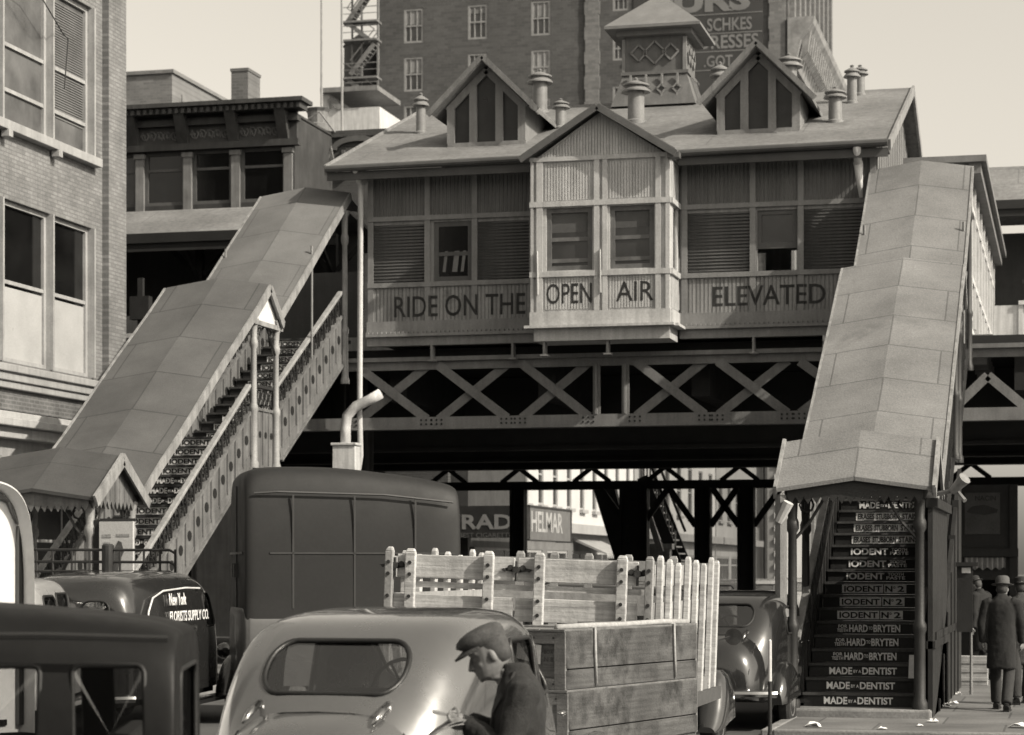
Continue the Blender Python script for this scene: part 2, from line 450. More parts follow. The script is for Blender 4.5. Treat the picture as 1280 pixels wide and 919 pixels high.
for ya, yb, za, zb in ((40.85, RY, EV, RZ), (53.6, RY, EV, RZ)):
    rk = MB(); rk.bar((x1 + .03, ya, za - .06), (x1 + .03, yb, zb - .06), .05, .2)
    rk.build('barge_board', M('rake_paint', .4, .6, .2, 3, streak=.3), S); rk = MB(); rk.bar((x0 - .03, ya, za - .06), (x0 - .03, yb, zb - .06), .05, .2); rk.build('barge_board', M('rake_paint', .4, .6, .2, 3, streak=.3), S)
# downpipes
dp = MB()
dp.tube([(-13.28, 40.8, EV - .05), (-13.28, 41.2, EV - .3), (-13.3, 41.2, 5.0), (-13.28, 41.2, 4.2), (-13.35, 41.25, 3.85), (-13.6, 41.3, 3.6)], .055, 10)
dp.build('downpipe', st_white, S, smooth=True)
dp = MB(); dp.tube([(-3.75, 40.8, EV - .05), (-3.75, 41.05, EV - .35)], .075, 10); dp.tube([(-3.75, 41.05, EV - .3), (-3.7, 41.1, EV - .95)], [.09, .03], 10)
dp.build('rain_spout', st_white, S, smooth=True)
# bay window -------------------------------------------------------
bx0, bx1 = -9.73, -7.12
bh = [(-9.44, -8.57, 7.54, 8.7), (-8.24, -7.41, 7.54, 8.7)]
BAY = MB(); wall(BAY, 'y', YB, YB + .1, bx0, bx1, ZA, 9.6, bh)
wall(BAY, 'x', bx1 - .1, bx1, YB + .102, YF - .002, ZA, 9.6, [(YB + .35, YF - .2, 7.54, 8.7)]); BAY.box(bx0, bx0 + .1, YB + .102, YF - .002, ZA, 9.6)
BAY.prism([(bx0 + .05, 9.602), (bx1 - .05, 9.602), ((bx0 + bx1) / 2, 10.44)], 'y', YB, YB + .08)
BAY.box(bx0 + .1, bx1 - .1, YB + .1, YF, ZA - .02, ZA + .04)
bay_p = M('bay_paint', .8, .65, .14, 2, .12, 30, .12, streak=.25, patch=(.5, .15, 2.2))
BAY = BAY.build('bay', bay_p, S)
bd = MB()
for a, c_ in ((-9.47, -8.56), (-8.25, -7.42)):
    bd = MB(); vboards(a, c_, YB, 6.82, 7.42, .055); bd.build('boarding', bay_p, BAY); bd = MB(); vboards(a, c_, YB, 8.84, 9.52, .055); bd.build('boarding', bay_p, BAY)
bd = MB()
for i in range(44):
    x = bx0 + .1 + i * .056; zt = 10.4 - abs(x - (bx0 + bx1) / 2) * .64
    if zt > 9.7: bd.box(x, x + .036, YB - .016, YB - .001, 9.63, zt)
for i in range(13): bd.box(bx1 + .001, bx1 + .014, YB + .12 + i * .06, YB + .155 + i * .06, 6.82, 7.42); bd.box(bx1 + .001, bx1 + .014, YB + .12 + i * .06, YB + .155 + i * .06, 8.84, 9.52)
bd.build('boarding', bay_p, BAY)
tr = MB()
for xa, xb in ((-9.73, -9.68), (-9.62, -9.5), (-8.53, -8.43), (-8.37, -8.28), (-7.38, -7.28), (-7.19, -7.12)): tr.box(xa, xb, YB - .05, YB - .018, ZB, 9.56)
for za, zb, d in ((9.56, 9.64, .06), (8.72, 8.82, .06), (7.42, 7.52, .06), (ZA, ZB, .05), (ZA - .05, ZA - .002, .16)):
    tr.box(bx0 - (.1 if d > .1 else .02), bx1 + (.1 if d > .1 else .02), YB - d, YB, za, zb); tr.box(bx1, bx1 + d, YB + .002, YF - .1, za, zb)
tr.box(bx0 + .05, bx1, YB + .0, YF - .1, ZA - .28, ZA - .052)
for xa in (-9.59, -8.4): tr.tube([(xa, YB - .07, 7.1), (xa - .01, YB - .075, 7.9)], .02, 6)
tr.build('bay_trim', M('bay_trim', .78, .6, .14, 2, .12, 30, .12, streak=.25, patch=(.7, .25, 2.2)), BAY)
bwm = M('bay_window_frame', .2, .6, .3, 5)
for a, c_, d, e in bh:
    window(BAY, 'y', YB, 1, a, c_, d, e, bwm, pane2, fw=.09, rails=(.5, .16), mull=(), depth=.06)
window(BAY, 'x', bx1, -1, YB + .35, YF - .2, 7.54, 8.7, bwm, pane, fw=.07, depth=.05)
for xa, xb, z in ((-9.36, -8.65, 8.25), (-8.16, -7.49, 8.3)): bl = MB(); bl.box(xa, xb, YB + .062, YB + .07, z, 8.6); bl.build('blind', M('window_blind', .14, .8), BAY)
br = MB()   # bay gable roof
mx = (bx0 + bx1) / 2; yb0, yb1 = YB - .25, 43.6
for sx in (-1, 1):
    e = mx + sx * 1.44
    br.hexa([(e, yb0, 9.6), (mx, yb0, 10.5), (mx, yb1, 10.5), (e, yb1, 9.6), (e, yb0, 9.68), (mx, yb0, 10.58), (mx, yb1, 10.58), (e, yb1, 9.68)] if sx < 0 else
            [(mx, yb0, 10.5), (e, yb0, 9.6), (e, yb1, 9.6), (mx, yb1, 10.5), (mx, yb0, 10.58), (e, yb0, 9.68), (e, yb1, 9.68), (mx, yb1, 10.58)])
br.build('bay_roof', felt, BAY)
for sx in (-1, 1): br = MB(); br.bar((mx + sx * 1.46, yb0 - .03, 9.57), (mx, yb0 - .03, 10.49), .04, .12); br.build('barge_board', M('barge_paint', .16, .6, .2), BAY)
br = MB(); br.box(mx + 1.3, mx + 1.52, yb0 - .02, yb0 + .2, 9.5, 9.6)
br.build('eave_return', M('barge_paint', .16, .6, .2), BAY)
text('OPEN', ltr, BAY, (onY(680, 382, YB).x + .05, YB - .017, 6.92), .86, .38, bold=.005, depth=.002)
text('AIR', ltr, BAY, (onY(769, 382, YB).x + .02, YB - .017, 6.94), .7, .36, bold=.005, depth=.002)
# dormers -----------------------------------------------------------
def dormer(px0, px1, pyb, pya, pyt_side):
    base = roofhit((px0 + px1) / 2, pyb); y = base.y; zb = base.z
    xa, xb = onY(px0, pyb, y).x, onY(px1, pyb, y).x; mx = (xa + xb) / 2
    zt = onY((px0 + px1) / 2, pya, y).z; zs = onY(px0, pyt_side, y).z
    hw = (xb - xa) / 2
    d = MB()
    slope = (zt - .12 - zs) / hw
    yk = y + 2.6
    for sx, a in ((-1, xa), (1, xb)):
        d.prism([(y, zb), (yk, rz(yk) - .1), (yk, zs), (y, zs)], 'x', a, a - sx * .06)
    d.box(xa, xb, y - .03, y + .05, zb - .02, zb + .07)
    D = d.build('dormer', st_trim, S)
    p = MB(); p.prism([(xa + .07, zb + .05), (xb - .07, zb + .05), (xb - .07, zs), (mx, zt - .16), (xa + .07, zs)], 'y', y + .06, y + .075)
    p.build('pane', M('dormer_pane', .045, .35, .3, 2), D)
    f = MB()
    for x in (xa + .06, mx - hw * .34, mx + hw * .34, xb - .06):
        top = zs + (hw - abs(x - mx)) * slope - .05
        f.box(x - .075, x + .075, y - .02, y + .05, zb + .07, top)
    f.bar((xa, y + .01, zs - .08), (mx, y + .01, zt - .2), .05, .14); f.bar((xb, y + .01, zs - .08), (mx, y + .01, zt - .2), .05, .14)
    f.build('mullion', st_trim, D)
    r = MB(); ov = .3
    ex = hw + .26; ze = zt - ex * slope * .98
    for sx in (-1, 1):
        e = mx + sx * ex
        q = [(mx, y - ov, zt - .02), (e, y - ov, ze), (e, yk + .5, ze), (mx, yk + 1.2, zt - .02)]
        r.add([*q, *[(u[0], u[1], u[2] - .08) for u in q]], [(0, 1, 2, 3), (4, 7, 6, 5), (0, 4, 5, 1), (1, 5, 6, 2)])
        r.bar((e + sx * .07, y - ov - .02, ze - .09), (mx, y - ov - .02, zt + .0), .05, .1)
    r.build('dormer_roof', felt, D)
dormer(560, 656, 182, 75, 134)
dormer(897, 999, 166, 57, 119)
# ventilators ---------------------------------------------------------
def vent(x, y, zb, h, r, two=True):
    v = MB()
    v.lathe([(r * 1.35, zb - .25), (r * 1.3, zb), (r, zb + .03), (r, zb + h * .68), (r * 1.75, zb + h * .66), (r * 1.75, zb + h * .69), (r * 1.2, zb + h * .77),
             (r * 1.2, zb + h * .8), (r * 1.6, zb + h * .8), (r * 1.6, zb + h * .83), (r * .4, zb + h * .92), (.03, zb + h * .93), (.045, zb + h * .97), (.012, zb + h)], (x, y, 0), 14)
    v.build('roof_ventilator', galv, S, smooth='auto')
for px_, pyb, pyt, r in ((526, 166, 116, .1), (675, 140, 86, .16), (701, 160, 123, .11), (795, 152, 97, .17), (1044, 152, 108, .13)):
    p = roofhit(px_, pyb); vent(p.x, p.y, p.z, onY(px_, pyt, p.y).z - p.z, r)
for px_, pyt, r, y in ((900, 77, .13, 47.6), (986, 66, .17, 46.9), (1065, 81, .1, 45.6), (1075, 81, .1, 46.6)):
    p = onY(px_, pyt, y); zb = rz(y) if y < RY else RZ - (y - RY) * .36; vent(p.x, p.y, zb, p.z - zb, r)
# cupola ------------------------------------------------------------------
cx, cy = -8.5, 47.2
cu = MB(); cu.box(cx - .64, cx + .64, cy - .64, cy + .64, 12.45, 13.25)
cu.add([(cx - .9, cy - .9, 11.75), (cx + .9, cy - .9, 11.75), (cx + .9, cy + .9, 11.75), (cx - .9, cy + .9, 11.75),
        (cx - .68, cy - .68, 12.43), (cx + .68, cy - .68, 12.43), (cx + .68, cy + .68, 12.43), (cx - .68, cy + .68, 12.43)], [(0, 1, 5, 4), (1, 2, 6, 5), (2, 3, 7, 6), (3, 0, 4, 7), (4, 5, 6, 7), (0, 3, 2, 1)])
cu.box(cx - .72, cx + .72, cy - .72, cy + .72, 12.43, 12.5)
CU = cu.build('cupola', M('cupola_paint', .22, .7, .2, 2, streak=.2), S)
l = MB()
def diam(cx_, cz_, s, y, wdt=.035):
    for a, c_ in (((-s, 0), (0, s)), ((0, s), (s, 0)), ((s, 0), (0, -s)), ((0, -s), (-s, 0))):
        l.bar((cx_ + a[0], y, cz_ + a[1]), (cx_ + c_[0], y, cz_ + c_[1]), wdt, .05, up=(0, 1, 0))
for q, s in ((-.34, .17), (0, .24), (.34, .17)): diam(cx + q, 12.9, s, cy - .67)
for q in (-.5, -.17, .17, .5): diam(cx + q, 12.1, .1, cy - .81); l.box(cx + q - .02, cx + q + .02, cy - .84, cy - .79, 11.8, 12.0); l.box(cx + q - .02, cx + q + .02, cy - .8, cy - .75, 12.2, 12.42)
for q in (-.3, 0, .3):
    for a, c_ in (((-.15, 0), (0, .2)), ((0, .2), (.15, 0)), ((.15, 0), (0, -.2)), ((0, -.2), (-.15, 0))):
        l.bar((cx + .66, cy + q + a[0], 12.9 + a[1]), (cx + .66, cy + q + c_[0], 12.9 + c_[1]), .04, .05, up=(1, 0, 0))
    l.bar((cx + .9, cy + q, 11.8), (cx + .7, cy + q, 12.42), .05, .05)
l.box(cx - .7, cx - .64, cy - .69, cy - .64, 12.5, 13.2); l.box(cx + .6, cx + .68, cy - .69, cy - .64, 12.5, 13.2)
l.build('lattice', M('cupola_lattice', .36, .7, .2, 3), CU)
rr = MB()
ey = 1.02
rr.add([(cx - ey, cy - ey, 13.42), (cx + ey, cy - ey, 13.42), (cx + ey, cy + ey, 13.42), (cx - ey, cy + ey, 13.42), (cx, cy, 14.3)], [(0, 1, 4), (1, 2, 4), (2, 3, 4), (3, 0, 4)])
rr.box(cx - ey, cx + ey, cy - ey, cy + ey, 13.36, 13.418); rr.box(cx - .8, cx + .8, cy - .8, cy + .8, 13.25, 13.36)
rr.build('cupola_roof', M('cupola_felt', .3, .85, .15), CU)
# side wing running back beside the right stair
sw = MB(); sw.box(-2.9, -1.82, 42.2, 55, 6.4, 9.5)
SW = sw.build('side_wing', st_wall, S)
sw = MB()
for i in range(9): sw.box(-1.819, -1.76, 42.25 + i * 1.55, 42.42 + i * 1.55, 6.6, 9.3)
for z in (6.4, 7.4, 8.72): sw.box(-1.819, -1.775, 42.2, 55, z, z + .1)
sw.build('wall_trim', st_white, SW)
sw = MB(); sw.box(-3.0, -1.5, 42.0, 55.2, 9.5, 9.62); sw.box(-1.82, -1.6, 42.1, 55.1, 9.3, 9.498)
for i in range(12): sw.box(-1.8, -1.4, 42.4 + i, 42.55 + i, 6.2, 6.36); sw.box(-1.8, -1.5, 42.4 + i, 42.5 + i, 5.8, 6.198)
sw.build('cornice', M('wing_cornice', .3, .7, .2), SW)

# ------------------------------------------------------------------ elevated railway structure
E_ = thing('elevated_railway', 'sooty steel elevated railway structure carrying the tracks above the street', 'railway viaduct', (0, 50, 0))
YT = 41.62
d = MB(); d.box(-70, 60, 42.0, 59.2, 6.12, 6.3)
for i in range(44): d.box(-70 + i * 3, -69.65 + i * 3, 42.2, 58.9, 5.3, 6.118)
d.build('deck', steel_d, E_)
for y in (46.5, 51.5, 55.5): gi = MB(); gi.box(-70, 60, y, y + .25, 4.62, 6.1); gi.box(-70, 60, y - .12, y + .37, 4.55, 4.618); gi.build('plate_girder', steel_d, E_)
ch = MB(); ch.box(-70, 60, YT - .14, YT + .14, 6.02, 6.1); ch.box(-70, 60, YT - .05, YT + .05, 5.86, 6.018); ch.box(-70, 60, YT - .12, YT + .12, 4.74, 4.94); ch.box(-70, 60, YT - .14, YT + .14, 4.705, 4.738)
ch.build('truss_chord', steel, E_)
def diag(pa, pb, k):
    dg = MB(); a, c_ = onY(*pa, YT), onY(*pb, YT)
    dg.bar((a.x, YT - .07 + .05 * k, min(max(a.z, 4.9), 5.95)), (c_.x, YT - .07 + .05 * k, min(max(c_.z, 4.9), 5.95)), .03, .17, up=(0, 0, 1)); dg.build('truss_diagonal', steel, E_)
xs = [(448, 535), (548, 635), (652, 737), (795, 882), (898, 985), (1000, 1087)]
for xa, xb in xs:
    diag((xa, 452), (xb, 527), 0); diag((xa, 527), (xb, 450), 2)
for k in range(12):
    x = -15.0 - k * 1.75
    dg = MB(); dg.bar((x, YT - .07, 4.9), (x - 1.4, YT - .07, 5.95), .03, .17); dg.build('truss_diagonal', steel, E_); dg = MB(); dg.bar((x, YT + .03, 5.95), (x - 1.4, YT + .03, 4.9), .03, .17); dg.build('truss_diagonal', steel, E_)
pts = [1190, 1235, 1285, 1335, 1385, 1435, 1485]
for i in range(6): diag((pts[i], 527 if i % 2 == 0 else 470), (pts[i + 1], 470 if i % 2 == 0 else 535), 0)
for p in (747, 783, 1040): vp = MB(); x = onY(p, 500, YT).x; vp.box(x - .07, x + .07, YT - .1, YT - .06, 4.94, 5.88); vp.box(x - .02, x + .02, YT - .16, YT - .1, 4.94, 5.88); vp.build('truss_post', steel, E_)
rv = MB()
for xa, xb in xs:
    for p in (xa, xb):
        x0_ = onY(p, 525, YT).x
        for k in range(3):
            for j in range(2): rv.lathe([(.022, -.008), (.022, .0), (.012, .008)], (x0_ - .1 + k * .1, YT - .127, 4.8 + j * .08), 6, 'y')
rv.build('rivet', steel_d, E_)
# far girder with light showing through its lattice
fg = MB(); fg.box(-70, 60, 58.9, 59.15, 4.15, 4.38); fg.box(-70, 60, 58.9, 59.15, 4.72, 6.1)
for i in range(110): fg.bar((-60 + i, 59, 4.36), (-60 + i + (.5 if i % 2 else -.5), 59, 4.74), .08, .12)
fg.build('far_girder', steel_d, E_)
def column(x, y, z1=4.7, wdt=.38, brk=True):
    c_ = MB(); c_.box(x - wdt / 2, x + wdt / 2, y - .03, y + .03, .1, z1); c_.box(x - wdt / 2, x - wdt / 2 + .05, y - .2, y + .2, .1, z1); c_.box(x + wdt / 2 - .05, x + wdt / 2, y - .2, y + .2, .1, z1)
    c_.box(x - .4, x + .4, y - .4, y + .4, 0, .12)
    if brk:
        for s in (-1, 1): c_.bar((x + s * .2, y, z1 - 1.0), (x + s * .9, y, z1 - .02), .12, .16)
    c_.build('column', steel_d, E_)
for px_, wd in ((648, .4), (793, .75), (879, .42), (933, .44)):
    p = onY(px_, 700, 58.7); column(p.x, 58.7, 4.16, wd, px_ != 648)
for x in (-24, -30, -36, 2.5, 9, 16): column(x, 42.2, 4.7); column(x, 58.7, 4.16)
column(-13.9, 43.0, 6.1, .5, False)
# pale duct elbow and the box it drops into
du = MB()
P = [onY(*q, 41.0) for q in ((476, 492), (462, 500), (445, 508), (434, 520), (432, 535), (432, 560))]
du.tube([tuple(p) for p in P], .1, 12)
tag(du.build('drain_duct', st_white, None, smooth=True), 'fat pale drain duct bending down under the left end of the truss', 'duct')
p0, p1 = onY(418, 600, 40.9), onY(446, 557, 40.9)
bxm = MB(); bxm.hexa([(p0.x - .02, 40.75, 0), (p1.x + .06, 40.75, 0), (p1.x + .06, 41.15, 0), (p0.x - .02, 41.15, 0), (p0.x, 40.78, p1.z), (p1.x, 40.78, p1.z), (p1.x, 41.1, p1.z), (p0.x, 41.1, p1.z)])
bxm.box(p0.x - .03, p1.x + .03, 40.75, 41.13, p1.z, p1.z + .05)
tag(bxm.build('drain_box', st_white, None, bevel=.01), 'tall pale wooden box standing under the end of the drain duct', 'box')
# ------------------------------------------------------------------ covered stairways
PAT = {}
def pattern(key, pieces, strip=None):
    """lettering for one riser: pieces = (text, x0, width, z0, height); strip = white plate behind dark letters"""
    if key in PAT: return PAT[key]
    V, Fc, mi = [], [], []
    for s_, x0, wd, z0, h in pieces:
        o = text(s_, white_l, None, (x0, -.006, z0), wd, h, bold=.03 if h > .06 else .015, depth=.004)
        k = len(V); V += [tuple(v.co) for v in o.data.vertices]; Fc += [tuple(i + k for i in p.vertices) for p in o.data.polygons]; mi += [0] * len(o.data.polygons)
        me = o.data; bpy.data.objects.remove(o); bpy.data.meshes.remove(me)
    if strip:
        mi = [1] * len(mi)
        for xa, xb, za, zb in strip:
            m_ = MB().box(xa, xb, -.0055, -.001, za, zb); k = len(V); V += m_.v; Fc += [tuple(i + k for i in f) for f in m_.f]; mi += [0] * 6
    me = bpy.data.meshes.new('lettering'); me.from_pydata(V, [], Fc); me.materials.append(white_l); me.materials.append(ltr)
    for p, i in zip(me.polygons, mi): p.material_index = i
    PAT[key] = me
    return me
pattern('made', [('MADE', -.44, .3, .03, .095), ('BY A', -.125, .1, .05, .04), ('DENTIST', -.01, .45, .03, .095)])
pattern('hard', [('FOR', -.42, .12, .085, .045), ('TEETH', -.44, .15, .03, .045), ('HARD', -.275, .25, .03, .1), ('TO', -.015, .055, .06, .045), ('BRYTEN', .05, .36, .03, .1)])
pattern('no2', [('IODENT', -.44, .52, .035, .085), ('N', .13, .1, .035, .085), ('o', .24, .03, .08, .035), ('2', .3, .09, .035, .085)], [(-.47, .1, .02, .135), (.115, .42, .02, .135)])
pattern('paste', [('IODENT', -.44, .53, .03, .095), ('TOOTH', .14, .22, .082, .045), ('PASTE', .12, .26, .03, .045)])
pattern('stains', [('ERASES', -.43, .24, .035, .085), ('STUBBORN', -.16, .34, .035, .085), ('STAINS', .22, .26, .035, .085)], [(-.46, .5, .02, .135)])
SEQ = ['made'] * 3 + ['hard'] * 3 + ['no2'] * 3 + ['paste'] * 3 + ['stains'] * 3
def stair(xc, yf, lab, seq, grey, boxed, felts):
    T = thing('covered_stairway', lab, 'stairway', (xc, yf, 0))
    paint, rail = grey
    Zp, ZL, ZT, YL0, YL1, YTop = .24, 4.3, 6.5, 36.3, 37.5, 41.3
    X = lambda a: xc + a
    pl = MB(); pl.box(X(-.95), X(.95), yf - .5, yf + 1.4, 0, Zp)
    pl.build('plinth', stone, T, bevel=.03)
    if boxed: pass
    k = 0
    sts = []
    for y0, y1, z0, z1, n in ((yf, YL0, Zp, ZL, 23), (YL1, YTop, ZL, ZT, 12)):
        t = (y1 - y0) / (n - 1); r = (z1 - z0) / n
        for i in range(n):
            y, z = y0 + i * t, z0 + i * r
            a = MB(); a.box(X(-.7), X(.7), y, y + .025, z + .002, z + r - .036)
            st = a.build('step', stepm, T)
            b_ = MB(); b_.box(X(-.71), X(.71), y - .03, y + (t if i < n - 1 else .1) - .01, z + r - .034, z + r)
            b_.build('tread', treadm, st)
            o = bpy.data.objects.new('lettering', PAT[seq[k % len(seq)]]); C.objects.link(o); o.parent = st; ORG[o] = ORG[T]
            o.location = Vector((xc, y, z)) - ORG[T]
            k += 1
    ld = MB(); ld.box(X(-.75), X(.75), YL0 + .1, YL1 - .012, ZL - .06, ZL); ld.box(X(-.75), X(.75), YTop + .1, YF + .6, ZT - .06, ZT)
    ld.build('landing', treadm, T)
    fl = [(yf - .1, YL0, Zp, ZL), (YL1, YTop, ZL, ZT)]
    for s in (-1, 1):
        xs_ = X(s * .78)
        for y0, y1, z0, z1 in fl:
            sl_ = (z1 - z0) / (y1 - y0); zz = lambda y: z0 + (y - y0) * sl_
            m_ = MB(); m_.prism([(y0, max(zz(y0) - .52, .12)), (y1, zz(y1) - .52), (y1, zz(y1) + .38), (y0, zz(y0) + .38)], 'x', xs_ - .025, xs_ + .025)
            m_.bar((xs_, y0, zz(y0) + .4), (xs_, y1, zz(y1) + .4), .1, .05); m_.bar((xs_, y0 + .3, max(zz(y0 + .3) - .42, .15)), (xs_, y1, zz(y1) - .42), .07, .2); m_.bar((xs_, y0 + .3, max(zz(y0 + .3) - .53, .1)), (xs_, y1, zz(y1) - .53), .16, .04)
            n = int((y1 - y0) / .36)
            for i in range(1, n + 1):
                y = y0 + i * (y1 - y0) / n
                m_.box(xs_ - .055, xs_ + .055, y - .022, y + .022, zz(y) - .33, zz(y) + .37)
            SG = m_.build('stringer', paint, T)
            h = MB()
            for i in range(n):
                y = y0 + (i + .5) * (y1 - y0) / n
                for e in (-1, 1):
                    c_ = (xs_ + e * .03, y, zz(y) + .03)
                    h.lathe([(.085, -.003), (.085, .003)], c_, 12, 'x')
            h.build('pierced_hole', hole_m, SG)
            sc_ = MB()
            n = int((y1 - y0) / .3)
            for i in range(n):
                y = y0 + (i + .5) * (y1 - y0) / n; zc = zz(y) + .63
                for e in (-1, 1):
                    q = [(xs_, y + e * .06 + .065 * math.cos(a), zc + e * (.085) + 0.085 * math.sin(a)) for a in [j * 2 * math.pi / 9 + (0 if e > 0 else math.pi) for j in range(8)]]
                    sc_.tube(q, .016, 4)
                sc_.tube([(xs_, y - .1, zc + .17), (xs_, y, zc), (xs_, y + .1, zc - .17)], .016, 4)
                yb_ = y0 + i * (y1 - y0) / n; sc_.box(xs_ - .014, xs_ + .014, yb_ - .014, yb_ + .014, zz(yb_) + .4, zz(yb_) + .85)
            sc_.build('scrollwork', iron_d, T)
            hr = MB(); hr.bar((xs_, y0, zz(y0) + .87), (xs_, y1, zz(y1) + .87), .1, .06); hr.build('handrail', rail, T, bevel=.012)
        # level balustrade at the middle landing
        m_ = MB(); m_.box(xs_ - .025, xs_ + .025, YL0, YL1, ZL - .5, ZL + .46); m_.box(xs_ - .05, xs_ + .05, YL0, YL1, ZL + .46, ZL + .51); m_.box(xs_ - .07, xs_ + .07, YL0, YL1, ZL - .56, ZL - .49)
        for i in range(5): m_.box(xs_ - .04, xs_ + .04, YL0 + .04 + i * .28, YL0 + .08 + i * .28, ZL - .49, ZL + .46)
        SG = m_.build('landing_panel', paint, T)
        h = MB()
        for i in range(4):
            for e in (-1, 1): h.lathe([(.06, -.003), (.06, .003)], (xs_ + e * .03, YL0 + .2 + i * .28, ZL + .05), 12, 'x')
        h.build('pierced_hole', hole_m, SG)
        sc_ = MB(); sc_.box(xs_ - .04, xs_ + .04, YL0, YL1, ZL + .86, ZL + .91)
        for i in range(6): sc_.tube([(xs_, YL0 + .12 + i * .2 + .06 * math.cos(a), ZL + .68 + .12 * math.sin(a)) for a in [j * math.pi / 4 for j in range(8)]], .016, 4, close=True)
        sc_.build('scrollwork', iron_d, T)
    # posts
    def post(x, y, z0, z1, r=.055, fat=True):
        h = z1 - z0
        pr = [(r * 1.8, z0), (r * 1.8, z0 + .08), (r * 1.35, z0 + .14), (r * 1.25, z0 + .95), (r * 1.55, z0 + 1.0), (r * 1.55, z0 + 1.06), (r * 1.1, z0 + 1.12), (r, z0 + h * .8),
              (r * 1.5, z0 + h * .82), (r * 1.5, z0 + h * .85), (r * 1.1, z0 + h * .87), (r * 1.3, z1 - .12), (r * 1.9, z1 - .05), (r * 1.9, z1)]
        MB().lathe(pr, (x, y, 0), 12).build('post', rail if not boxed else paint, T, smooth='auto')
    yc = yf + .35
    for s in (-1, 1):
        post(X(s * .8), yc - .72, Zp, 3.02, .055); post(X(s * .8), yc + .75, Zp, 3.02, .05)
        post(X(s * .85), YL0 + .06, ZL - .55, 6.32, .05); post(X(s * .85), YL1 - .03, ZL - .55, 6.3, .05)
        post(X(s * .85), YTop + .05, ZT - .9, 8.95, .05)
        rd = MB(); rd.tube([(X(s * .85), 39.4, 5.9), (X(s * .85), 39.4, 8.0)], .025, 6); rd.build('tie_rod', iron, T)
        # curled brackets
        bk = MB()
        for y, d_ in ((yc - .72, 1), (yc + .75, -1)):
            bk.tube([(X(s * .8), y, 2.35), (X(s * .8), y + d_ * .2, 2.55), (X(s * .8), y + d_ * .42, 2.98)], .022, 5)
            bk.tube([(X(s * .8), y + d_ * (.16 + .09 * math.cos(a)), 2.8 + .09 * math.sin(a)) for a in [j * math.pi / 4 for j in range(8)]], .015, 4, close=True)
        bk.tube([(X(s * .8), yc - .72, 2.35), (X(s * .58), yc - .72, 2.6), (X(s * .35), yc - .72, 2.98)], .022, 5)
        bk.tube([(X(s * .62) + s * .09 * math.cos(a), yc - .72, 2.82 + .09 * math.sin(a)) for a in [j * math.pi / 4 for j in range(8)]], .015, 4, close=True)
        for y, d_ in ((YL0 + .06, 1), (YL1 - .03, -1)):
            bk.tube([(X(s * .85), y, 5.75), (X(s * .85), y + d_ * .14, 5.9), (X(s * .85), y + d_ * .5, 6.25)], .02, 5)
            for q in (.14, .3): bk.tube([(X(s * .85), y + d_ * (q + .07 * math.cos(a)), 6.13 + .07 * math.sin(a)) for a in [j * math.pi / 4 for j in range(8)]], .014, 4, close=True)
        bk.build('scroll_bracket', iron_d, T)
    # roofs
    hw, rise = .96, .14
    def sheet(pts, hw_, name, mat, th=.05, edge=True, parent=T):
        m_ = MB(); nx = 4
        cols = [(-1 + 2 * i / nx) for i in range(nx + 1)]
        vs = []; fs = []
        for y, z in pts:
            for c_ in cols: vs.append((X(c_ * hw_), y, z + rise * (1 - abs(c_))))
        n = nx + 1; m2 = len(vs)
        vs += [(a, b_, c_ - th) for a, b_, c_ in vs]
        for i in range(len(pts) - 1):
            for j in range(nx):
                q = (i * n + j, i * n + j + 1, (i + 1) * n + j + 1, (i + 1) * n + j)
                fs.append(q); fs.append(tuple(m2 + e for e in q[::-1]))
            for j in (0, nx): fs.append((i * n + j, (i + 1) * n + j, m2 + (i + 1) * n + j, m2 + i * n + j))
        for i in (0, len(pts) - 1):
            for j in range(nx): fs.append((i * n + j, i * n + j + 1, m2 + i * n + j + 1, m2 + i * n + j))
        r_ = m_.add(vs, fs).build(name, mat, parent)
        if edge:
            for s in (-1, 1):
                e_ = MB()
                for (ya, za), (yb, zb) in zip(pts[:-1], pts[1:]): e_.bar((X(s * (hw_ + .02)), ya, za - .07), (X(s * (hw_ + .02)), yb, zb - .07), .035, .15)
                e_.build('fascia', edge, r_)
        return r_
    edge_m = M('fascia_paint', .42, .6, .3, 3, streak=.4)
    low0 = 6.95 - lowslope * (36.85 - (yc + .75))
    jt = [random.uniform(-.02, .02) for _ in range(12)]
    ys_ = [yc + .75 + (36.85 - yc - .75) * i / 8 for i in range(9)]
    sheet([(y, 6.95 - lowslope * (36.85 - y) + jt[i]) for i, y in enumerate(ys_)] + [(37.5, 6.4)], hw, 'lower_roof', felts[0], edge=edge_m)
    sheet([(37.3, 6.38), (38.7, 7.36 + jt[9]), (40.1, 8.33 + jt[10]), (41.5, 9.33)], hw - .06, 'upper_roof', felts[1], edge=edge_m)
    sheet([(41.5, 9.3), (42.3, 9.12)], hw - .1, 'roof_end', felts[0], edge=None)
    sheet([(yc - .95, 3.03), (yc - .45, 3.36), (yc, 3.67), (yc + .95, 3.05)], hw + .02, 'foot_canopy', felts[2], edge=edge_m)
    # pediments, valance
    pd_w = M('pediment_white', 1.15, .6, .2, 4, streak=.2) if not boxed else paint
    for s in (-1, 1):
        m_ = MB(); m_.prism([(YL0 - .02, 6.3), (YL1 + .02, 6.3), (36.86, 6.86)], 'x', X(s * .87), X(s * .9)); m_.build('pediment', pd_w, T)
        m_ = MB(); m_.box(X(s * .85), X(s * .93), YL0 - .1, YL1 + .12, 6.22, 6.3); m_.bar((X(s * .95), 36.88, 6.9), (X(s * .95), 37.55, 6.3), .06, .1); m_.build('pediment_trim', edge_m, T)
        m_ = MB(); m_.prism([(yc - .85, 3.0), (yc + .85, 3.0), (yc, 3.58)], 'x', X(s * .84), X(s * .87))
        n = 12
        for i in range(n): ya = yc - .84 + i * 1.68 / n; m_.prism([(ya, 3.0), (ya + 1.68 / n, 3.0), (ya + .84 / n, 2.88)], 'x', X(s * .84), X(s * .87))
